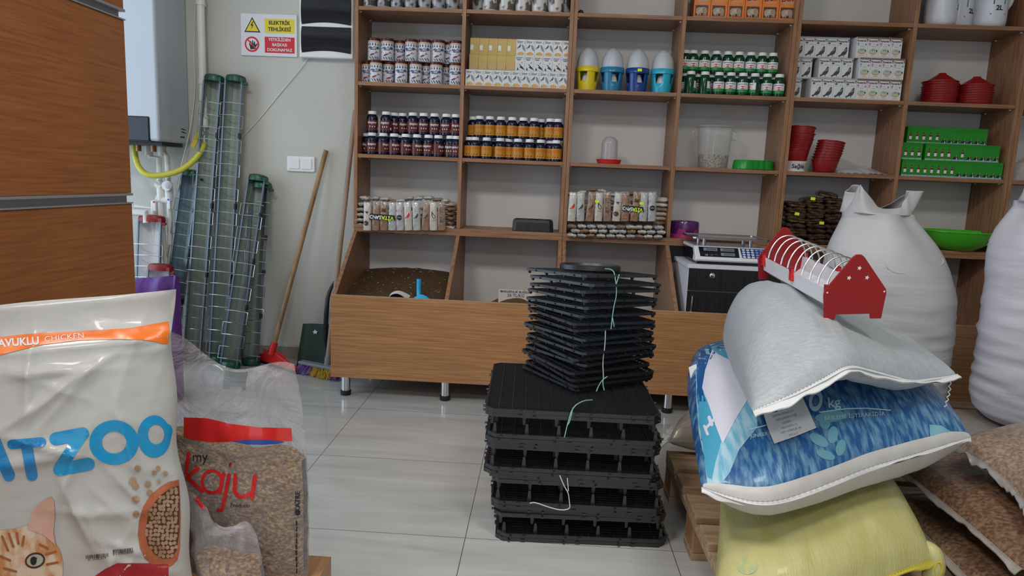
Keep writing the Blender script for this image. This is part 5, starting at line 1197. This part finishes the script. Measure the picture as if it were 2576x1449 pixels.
def sack(name,label,front,back,ht,hb,mt,mbm,wr=.006,seed=0,hem='paper',nu=80,nv=80,hemw=.022,tq=2.8,lq=2.2,lp=.5,sag=None,pull=.03,cat='sack',fb=0,br=0,hw=1.0):
    t=thing(name,label,cat)
    d0=(cr(front,.5)-cr(back,.5)).normalized()
    def base(u,v):
        if br and v>.55: u=.5+(u-.5)*(1-br*((v-.55)/.45)**2.2)
        p=cr(front,u).lerp(cr(back,u),v); c=cr(front,.5).lerp(cr(back,.5),v)
        k=pull*math.sin(PI*v); return p.lerp(c,k)
    def surf(s_):
        def f(u,v):
            e=max(0,1-abs(2*u-1)**tq)**.5*max(0,1-abs(2*v-1)**lq)**lp
            h=(ht if s_>0 else hb)*e
            if sag and s_>0: h+=sag(u,v)*e
            w_=(noise.noise(Vector((u*3,v*3,seed)))*.9+noise.noise(Vector((u*8,v*7,seed+5)))*.5+.35*abs(noise.noise(Vector((u*17,v*5,seed+9)))))*wr*(min(1,e*1.6)+.25)
            p=base(u,v); p.z+=s_*h+w_
            if s_<0 and fb: p+=d0*fb*math.exp(-((v-.10)/.09)**2)*max(0,1-abs(2*u-1)**3)
            return p
        return f
    top=MB(); top.grid(surf(1),nu,nv,mt); H_=hitter(top,.0010)
    top.grid(surf(-1),nu//2,nv//2,mbm); top.build('sack_body',t,angle=0)
    if hem:
        d=(cr(front,.5)-cr(back,.5)).normalized(); hm=MB()
        def hf(u,v):
            p=surf(1)(u,0)+d*(hemw*v*(1+.25*noise.noise(Vector((u*9,2,seed)))))+Vector((0,0,-.008*v+hw*.010*noise.noise(Vector((u*7,v*.6,seed)))*v+hw*.006*noise.noise(Vector((u*17,v,seed+3)))*v+.002)); return p
        hm.grid(hf,90,3,hem); hm.grid(lambda u,v:hf(u,v)+Vector((0,0,-.0022)),90,3,hem); hm.build('sewn_hem',t,angle=0)
        stt=MB()
        for k in range(70): 
            a=surf(1)((k+.2)/70,0)+Vector((0,0,.0035))+d*.004; b=surf(1)((k+.75)/70,0)+Vector((0,0,.0035))+d*.004; stt.tube([a,b],.0007,'greyp' if mt!='yweave' else 'olive',3)
        stt.build('stitching',t)
    return t,H_,surf
wv=dict(bump=.35,bscale=150)
MT['yweave']=mat('yellow woven sack',(.42,.39,.14),.42,col2=(.48,.455,.20),nscale=6,nstretch=(4,1.5,1),coat=.1,bump=.2,bscale=40,bstretch=(6,1,1)); MT['yband']=mat('strong yellow weave',(.50,.42,.05),.4)
MT['bweave']=mat('blue printed woven sack',(.010,.085,.26),.42,col2=(.13,.30,.45),nscale=24,nstretch=(4,1.0,1),detail=10,lo=.42,hi=.66,coat=.15,bump=.3,bscale=40,bstretch=(5,1,1))
MT['cweave']=mat('cream woven sack back',(.50,.47,.43),.5,col2=(.58,.56,.53),nscale=4)
MT['cweave2']=mat('unprinted sack edge',(.50,.48,.46),.45,col2=(.56,.55,.54),nscale=20); MT['gweave']=mat('pale grey woven sack',(.36,.40,.43),.40,col2=(.42,.46,.49),nscale=60,nstretch=(1,3,1),bump=.25,bscale=60,bstretch=(1,3,1))
MT['wweave']=mat('white woven sack',(.45,.44,.45),.5,col2=(.54,.53,.54),nscale=3,bump=.5,bscale=5,bstretch=(1,1,5)); MT['wweave2']=mat('white woven sack bright',(.50,.49,.55),.5,col2=(.58,.57,.62),nscale=3,bump=.4,bscale=5,bstretch=(1,1,5))
MT['grainp']=mat('clear sack full of brown grain',(.19,.125,.09),.38,col2=(.38,.29,.23),nscale=120,detail=3,lo=.35,hi=.7,bump=.4,bscale=30,coat=.35)
MT['grainp_shade']=mat('clear sack full of dark grain',(.11,.055,.03),.42,col2=(.25,.155,.10),nscale=110,detail=3,lo=.38,hi=.68,bump=.4,bscale=30,coat=.25); MT['dusty']=mat('dusty grey brown sack',(.24,.21,.18),.4,col2=(.34,.31,.28),nscale=6,coat=.2,bump=.4,bscale=20)  # grain sack's darker copy: shade under the topmost sack is put into its colour
MT['hazyw']=mat('hazy plastic edge',(.28,.27,.27),.3,col2=(.30,.27,.25),nscale=30); MT['lightd']=mat('dusty pale sack',(.42,.38,.33),.35,col2=(.30,.25,.20),nscale=5,coat=.2,bump=.5,bscale=25); MT['hemw']=mat('white sack hem',(.70,.71,.72),.45); MT['lblue']=mat('light blue print weave',(.06,.33,.50),.4); MT['lblue2']=mat('pale teal print weave',(.13,.33,.42),.45); MT['lav']=mat('lavender white print weave',(.60,.61,.70),.4,coat=.1); MT['navyp']=mat('deep blue print weave',(.01,.09,.28),.38)
MT['corner']=mat('faded teal print',(.10,.33,.46),.4,col2=(.20,.42,.52),nscale=20); MT['sheer']=mat('pale blue streak print',(.36,.56,.66),.4,col2=(.14,.40,.56),nscale=14,nstretch=(6,1,1),lo=.4,hi=.6)
# brown grain sacks at the right
sack('grain_sack','brown grain sack lowest at the right, under two others',[(1.955,-2.10,.175),(1.965,-1.80,.185),(1.965,-1.50,.19)],[(2.75,-2.12,.18),(2.75,-1.45,.19)],.055,.03,'grainp_shade','grainp_shade',seed=1,hem='dusty',hemw=.012)
sack('grain_sack','brown grain sack in the middle of the right pile',[(1.99,-2.04,.275),(1.985,-1.75,.285),(1.97,-1.42,.29)],[(2.8,-2.05,.27),(2.8,-1.38,.28)],.07,.045,'grainp_shade','grainp_shade',seed=2,hem='dusty',hemw=.014)
ta,HA,_=sack('grain_sack','brown grain sack topmost of the right pile, white sewn edge',[(2.045,-1.975,.365),(2.075,-1.83,.385),(2.045,-1.66,.410)],[(2.80,-2.0,.36),(2.80,-1.34,.40)],.085,.045,'grainp','grainp',seed=3,hem='hazyw',hemw=.016,hw=2)
sack('grain_sack','grey brown sack lying flat behind, under the right standing sack',[(2.22,-1.32,.20),(2.22,-.82,.20)],[(3.0,-1.34,.20),(3.0,-.80,.20)],.075,.05,'dusty','dusty',seed=4,hem=None,nu=30,nv=30)
MB_s,_,_=sack('grain_sack','dusty grey sack with white tied corner, between trays and blue sack',[(1.405,-1.21,.195),(1.43,-1.15,.205),(1.46,-1.09,.21)],[(1.98,-1.22,.235),(1.98,-.82,.235)],.105,.06,'lightd','dusty',seed=6,hem='hemw',hemw=.03,tq=2,wr=.014,hw=2)
sack('grain_sack','cream sack low under the right end of blue sack',[(1.90,-1.55,.30),(1.93,-1.18,.30)],[(2.20,-1.50,.34),(2.2,-1.20,.34)],.05,.04,'cweave','cweave',seed=7,hem=None,nu=30,nv=30)
# yellow
ty,HY,sy=sack('yellow_sack','yellow woven sack lying on the pallet beneath the blue sack',[(1.352,-2.065,.185),(1.50,-2.10,.185),(1.70,-2.02,.215),(1.865,-1.945,.235)],[(1.545,-1.32,.25),(1.99,-1.32,.25)],.125,.06,'yweave','yweave',seed=11,hem='yband',hemw=.009,wr=.005,lq=3.0,lp=.42)
k=MB(); P=[(2070,1225),(2100,1222),(2133,1217)]
k.text('50 KG',24,2108,-1221,HY,'grnp',cut=10,rot=.05,bold=.01); k.text('LİKİT NOHUT',17,2010,-1232,HY,'grnp',cut=10,rot=.05)
k.build('green_print',ty)
k=MB(); MT['stamp']=mat('faded green stamp',(.34,.42,.22),.5,col2=(.46,.46,.18),nscale=60,lo=.45,hi=.55); k.disc(1880,-1423,26,22,HY,'stamp',n=26,rings=3); k.build('green_stamp',ty)
r=MB(); c0=Vector((1.862,-1.935,.225))
r.tube([c0+Vector((.004,-.0,-.045)),c0+Vector((.014,-.004,-.015)),c0+Vector((.010,.0,.018)),c0+Vector((-.012,.02,.034))],[.014,.022,.020,.006],'yweave',14,smooth_path=2)
r.build('rolled_corner',ty,angle=0)
r=MB(); r.tube([c0+Vector((.008,-.020,-.035)),c0+Vector((.020,-.025,-.008)),c0+Vector((.010,-.022,.016)),c0+Vector((.000,-.020,-.005)),c0+Vector((.008,-.023,-.024))],.0022,'yband',6,smooth_path=2); r.build('roll_fold',ty)
# blue
tb,HB,sb=sack('blue_sack','blue and white printed 50 kg sack lying on the yellow sack',[(1.322,-2.005,.398),(1.46,-2.045,.395),(1.70,-1.93,.432),(1.90,-1.83,.452),(2.022,-1.765,.462)],[(1.445,-1.15,.50),(1.80,-1.08,.50),(2.10,-1.08,.50)],.122,.095,'bweave','cweave',seed=21,hem='hemw',hemw=.007,wr=.007,fb=.055,br=.22,pull=-.02,sag=lambda u,v:.035*math.sin(PI*min(1,v*1.2))*(1-u))
k=MB(); k.grid(lambda u,v:tuple(sb(1)(.008+.984*u,-.0+.0135*v*(1-.5*(2*u-1)**6))+Vector((0,-.0012,.0010))),90,5,'cweave2'); k.build('unprinted_edge',tb,angle=0)
def DEC(t,H_,pts,m,nm,e=0,cut=12,step=None):
    k=MB(); k.poly([(a,-b) for a,b in pts],H_,m,cut=cut); 
    if e: lay(k,e)
    return k.build(nm,t)
DEC(tb,HB,[(1752,1010),(1750,930),(1762,880),(1790,845),(1835,818),(1905,900),(1905,1075),(1860,1130),(1835,1190),(1800,1236),(1779,1215),(1772,1150),(1758,1090)],'sheer','pale_print',0)
DEC(tb,HB,[(1752,930),(1765,880),(1790,848),(1800,880),(1775,930),(1766,975),(1775,1010),(1756,1010)],'navyp','deep_blue_print',.0008)
DEC(tb,HB,[(1756,990),(1778,1000),(1800,1065),(1814,1110),(1800,1160),(1790,1205),(1779,1200),(1772,1150),(1760,1070)],'lblue','light_blue_print',.0010)
DEC(tb,HB,[(1794,872),(1774,930),(1766,975),(1783,1018),(1800,1070),(1818,1116),(1850,1055),(1905,965),(1905,900),(1840,870)],'lav','white_print',.0014)
DEC(tb,HB,[(1780,866),(1800,840),(1832,818),(1880,850),(1905,880),(1905,914),(1870,913),(1835,905),(1805,890)],'lblue','round_print',.0020)
k=MB(); k.text('S',38,1833,-866,HB,'lav',cut=8,rot=-.5,bold=.03); lay(k,.0028); k.build('letter_print',tb)
k=MB(); k.stroke([(1784,-1050),(1790,-1068)],9,HB,'lav',step=6); k.stroke([(1778,-1075),(1796,-1055)],7,HB,'lav',step=6); k.stroke([(1780,-1092),(1772,-1072)],7,HB,'lav',step=6); lay(k,.0022); k.build('swirl_print',tb)
k=MB(); MT['paleb']=mat('pale print',(.42,.60,.68),.4)
k.disc(2052,-1008,17,27,HB,'paleb',n=30,rings=2,inner=.55,rot=-.15); k.text('kg',36,2098,-1013,HB,'paleb',cut=8,rot=.10,bold=.01)
k.text('BESLEME İŞTİRAKİDİR',13.5,2150,-1046,HB,'paleb',cut=8,rot=.08,spacing=1.0,sx=1.1); k.text('JUNKERS',13,1912,-1094,HB,'paleb',cut=8,rot=.17)
k.stroke([(2062,-1037),(2130,-1028),(2180,-1027),(2240,-1032)],3,HB,'paleb',step=8); k.stroke([(1886,-1080),(1930,-1069)],3,HB,'paleb',step=8); lay(k,.0010); k.build('weight_print',tb)
k=MB()
for x_,y_,rx,ry,ro in ((2060,1107,27,13,-.55),(2095,1094,13,22,-.15),(2115,1126,12,21,-.25),(2077,1144,25,11,-.35)): k.disc(x_,-y_,rx,ry,HB,'lblue2',n=20,rings=2,rot=ro)
k.disc(2090,-1048,40,14,HB,'lblue2',n=20,rings=2,rot=.1); k.disc(2075,-1062,14,18,HB,'lblue2',n=20,rings=2,rot=.1); lay(k,.0006); k.build('leaf_print',tb)
DEC(tb,HB,[(2338,1068),(2368,1070),(2395,1088),(2378,1102),(2352,1110),(2340,1098)],'corner','corner_print',.0010)
# pale grey sack on top
tg,HG,sg_=sack('grey_sack','pale grey woven sack topmost, white sewn edge and paper tag',[(1.405,-2.035,.585),(1.475,-2.02,.615),(1.56,-1.98,.645),(1.625,-1.945,.668),(1.70,-1.895,.650),(1.82,-1.82,.612),(1.92,-1.75,.600),(2.005,-1.705,.602)],[(1.53,-1.18,.635),(1.70,-1.12,.64),(1.88,-1.16,.63)],.112,.055,'gweave','gweave',seed=31,hem='hemw',hemw=.022,wr=.012,fb=.05,br=.55,sag=lambda u,v:.075*math.sin(PI*v)**.8*math.exp(-((u-.12)/.26)**2)-.030*math.exp(-((u-.58)/.25)**2)*math.exp(-((v-.35)/.3)**2),lq=2.4,lp=.55,tq=2.4,pull=-.05)
ch=MB(); pts=[at(2390,950,y=-1.72),at(2388,985,y=-1.72),at(2378,1020,y=-1.72),at(2358,1058,y=-1.72)]
for k_ in range(16):
    a=cr(pts,k_/16); b=cr(pts,(k_+1)/16); m_=a.lerp(b,.5); ch.tube([a,m_+Vector((.003*(-1)**k_,0,0)),b],.0016,'hemw',5)
ch.build('chain_stitch_tail',tg)
# paper tag
k=MB(); tagp=[(1988,972),(2004,968),(2028,1018),(2054,1076),(2000,1098),(1948,1116),(1932,1078),(1921,1042),(1955,1036)]
vs,fs=cut2d([(a,-b) for a,b in tagp],[tuple(range(len(tagp)))],10)
bv2=[HB(a,b) for a,b in vs]; 
def TG(a,b,e=.010):
    q=HB(a,b); d_=(CAM-q).normalized(); w_=max(0,min(1,(-b-985)/50)); return q+d_*(e+.0*w_)
k.add([TG(a,b) for a,b in vs],fs,'paper'); k.add([TG(a,b,.0085) for a,b in vs],fs,'paper')
tt=thing('paper_tag','white paper tag hanging from the grey sack over the blue sack','tag'); k.build('paper',tt)
k=MB()
for i,(x_,y_,s_) in enumerate(((1970,1040,'ŞEKER PANCARI'),(1978,1050,'YEM SANAYİ AŞ'),(1980,1062,'KÜSPE'),(1986,1072,'PROTEİN 12'),(1990,1082,'NET AĞIRLIK 40'),(1996,1092,'KG ± 2'))): k.text(s_,7.5,x_,-y_,lambda a,b:TG(a,b,.0112),'greyp',rot=.28,cut=10)
k.build('tag_lettering',tt)
# white corner of another sack poking out left
k=MB(); q=[at(1733,925,y=-1.5),at(1752,916,y=-1.5),at(1756,990,y=-1.52),at(1748,980,y=-1.52),at(1738,955,y=-1.51)]
k.add(q,[(0,1,2,3,4)],'hemw'); k.add([p+Vector((.0,.004,0)) for p in q],[(4,3,2,1,0)],'hemw'); o=k.build('sewn_corner'); o.parent=tb
# standing white sacks
def standing(label,cx,cy,z0,r,zt,m,seed,peaks,fold=None):
    t=thing('standing_sack',label,'sack',(cx,cy,z0)); mb=MB(); H_=zt-z0
    prof=[(.0,.0),(.55,.002),(.82,.02),(.94,.06),(.99,.13),(1.0,.25),(1.0,.40),(1.01,.55),(1.0,.70),(.985,.79),(.94,.87),(.87,.94),(.78,1.0),(.68,1.05),(.60,1.09),(.54,1.12),(.52,1.15)]
    def f(u,v):
        q=v*(len(prof)-1); i=min(len(prof)-2,int(q)); w_=q-i; rr=(prof[i][0]*(1-w_)+prof[i+1][0]*w_)*r; z=(prof[i][1]*(1-w_)+prof[i+1][1]*w_)*H_
        a=2*PI*u; hz=z/H_
        rr*=1+.03*noise.noise(Vector((math.cos(a)*1.5,math.sin(a)*1.5,z*4+seed)))
        rip=noise.noise(Vector((math.cos(a)*1.2,math.sin(a)*1.2,z*36+seed)))
        rr+=.011*rip*max(0,min(1,hz*4))*max(0,min(1,(.80-hz)*5))*(rr/r)
        if hz>.8: rr*=1+.10*(hz-.8)*5*.5*math.sin(5*a+seed)
        x=rr*math.cos(a); y=rr*math.sin(a)*.92
        if hz>.72: x-=(hz-.72)*.18*peaks[0]
        return (x,y,z)
    mb.grid(f,96,110,m,wrap=True); mb.build('sack_body',t,angle=0)
    if fold:
        Hs=hitter(mb,-.001,Matrix.Translation((cx,cy,z0))); fm=MB(); P=[Hs(a,-b)-Vector((cx,cy,z0)) for a,b in fold]; fm.tube(P,[.001,.0045,.0055,.005,.004,.001],m,8,smooth_path=3); fm.build('cloth_fold',t,angle=0)
    # loose open mouth of the sack, pinched and flaring
    k=MB(); off=-(1.15-.72)*.18*peaks[0]
    def g(u,v):
        a=2*PI*u; fl=.52*r*(1-.04*v); ex=math.cos(a); ey=math.sin(a)
        top=peaks[1]*math.exp(-((ex+.80)/.30)**2)+peaks[2]*math.exp(-((ex-.95)/.45)**2)+.020
        z=H_*1.145+top*v
        tw=.4*v; fold=1+.16*math.sin(6*a+seed)*v+.07*math.sin(13*a)*v
        return (off+fl*ex*fold*1.02+.015*v,fl*(.92-.5*v)*ey*fold-.015*v,z)
    k.grid(g,72,16,m,wrap=True); o=k.build('open_mouth',t,angle=0); so=o.modifiers.new('solid','SOLIDIFY'); so.thickness=.0015
    return t
standing('tall white sack standing open-mouthed, left of the two at right',2.285,-.76,.146,.232,.865,'wweave',3.3,(1.15,.085,.070),[(2224,655),(2236,680),(2272,690),(2330,678),(2374,666),(2394,642)])
standing('tall white sack standing at the right photo edge',2.735,-1.06,.275,.255,.940,'wweave2',8.1,(.9,.14,.07))
# flap of cloth down the front of the left standing sack
def flap():
    k=MB(); a=[(2150,560),(2160,530),(2185,500),(2210,478),(2222,476)]
    return k
# small chick feeder on top of the grey sack
tf=thing('chick_feeder','red and white chick feeder with wire arches, on the grey sack','feeder')
A1=at(2160,640,y=-1.80); A2=at(1975,572,y=-1.37); base1=at(2157,806,y=-1.80); PH=A1.z-base1.z
Yv=(A2-A1).normalized(); Zv=(Vector((-.06,0,1))-Yv*Vector((-.06,0,1)).dot(Yv)).normalized(); Xv=Yv.cross(Zv)
Mf=Matrix((Xv,Yv,Zv)).transposed().to_4x4(); Mf.translation=A1-Zv*PH; tf.matrix_world=Mf; LF=(A2-A1).length
hp=[(-.068,0),(-.042,0),(-.040,.012),(.040,.012),(.042,0),(.068,0),(.074,.062),(.072,.072),(.014,PH-.006),(.006,PH),(-.006,PH),(-.014,PH-.006),(-.072,.072),(-.074,.062)]
for y0,nm in ((-.002,'front_plate'),(LF-.002,'rear_plate')):
    o=MB().prism(hp,y0,y0+.004,'red',fn=lambda x,z,h:(x,h,z)).build(nm,tf,bevel=.0012)
    if nm=='front_plate':
        for x_,z_ in ((.004,PH-.032),(-.018,PH-.055),(.024,PH-.055)):
            star=[(x_+(.0062 if i%2==0 else .0026)*math.sin(i*PI/5+.3),z_+(.0062 if i%2==0 else .0026)*math.cos(i*PI/5+.3)) for i in range(10)]
            MB().poly(star,lambda x,z:(x,-.0024,z),'paper').build('star_cutout',o)
        for x_ in (-.066,.068): MB().disc(x_,.066,.0022,.0022,lambda x,z:(x,-.0024,z),'paper',n=10).build('rivet',o)
MT['wtr']=mat('white feeder trough',(.72,.72,.76),.3)
tr=[(-.060,.070),(-.056,.030),(-.040,.018),(.040,.018),(.056,.030),(.060,.070)]; inn=[(a*.96,b+(.002 if b<.05 else 0)) for a,b in tr][::-1]; ring=tr+inn; N=len(ring)
MB().add([(a,.002,b) for a,b in ring]+[(a,LF-.002,b) for a,b in ring],[(i,(i+1)%N,(i+1)%N+N,i+N) for i in range(N)],'wtr').build('trough',tf)
nw=9
for i in range(nw):
    y_=.03+(LF-.06)*i/(nw-1); s_=.010
    pts=[(-.058,y_-s_,.072),(-.052,y_-s_*.6,.098),(-.030,y_,.128),(0,y_+.002,.138),(.030,y_,.128),(.052,y_+s_*.6,.098),(.058,y_+s_,.072)]
    if i<nw-1 and i%2==0: pts+= [(.060,y_+.02,.068),(.058,y_+(LF-.06)/(nw-1)+s_-.012,.072)]
    MB().tube(pts,.0021,'steel',8,smooth_path=2).build('wire_arch',tf)
for y_ in (.010,LF*.5,LF-.012):
    for s_ in (-1,1):
        c=MB().box((s_*.0615-.004,y_-.009,.045),(s_*.0615+.004,y_+.009,.078),'red2' if y_>.1 else 'red').box((s_*.0615-.006,y_-.006,.070),(s_*.0615+.006,y_+.006,.082),'red').build('clip',tf,bevel=.0015)
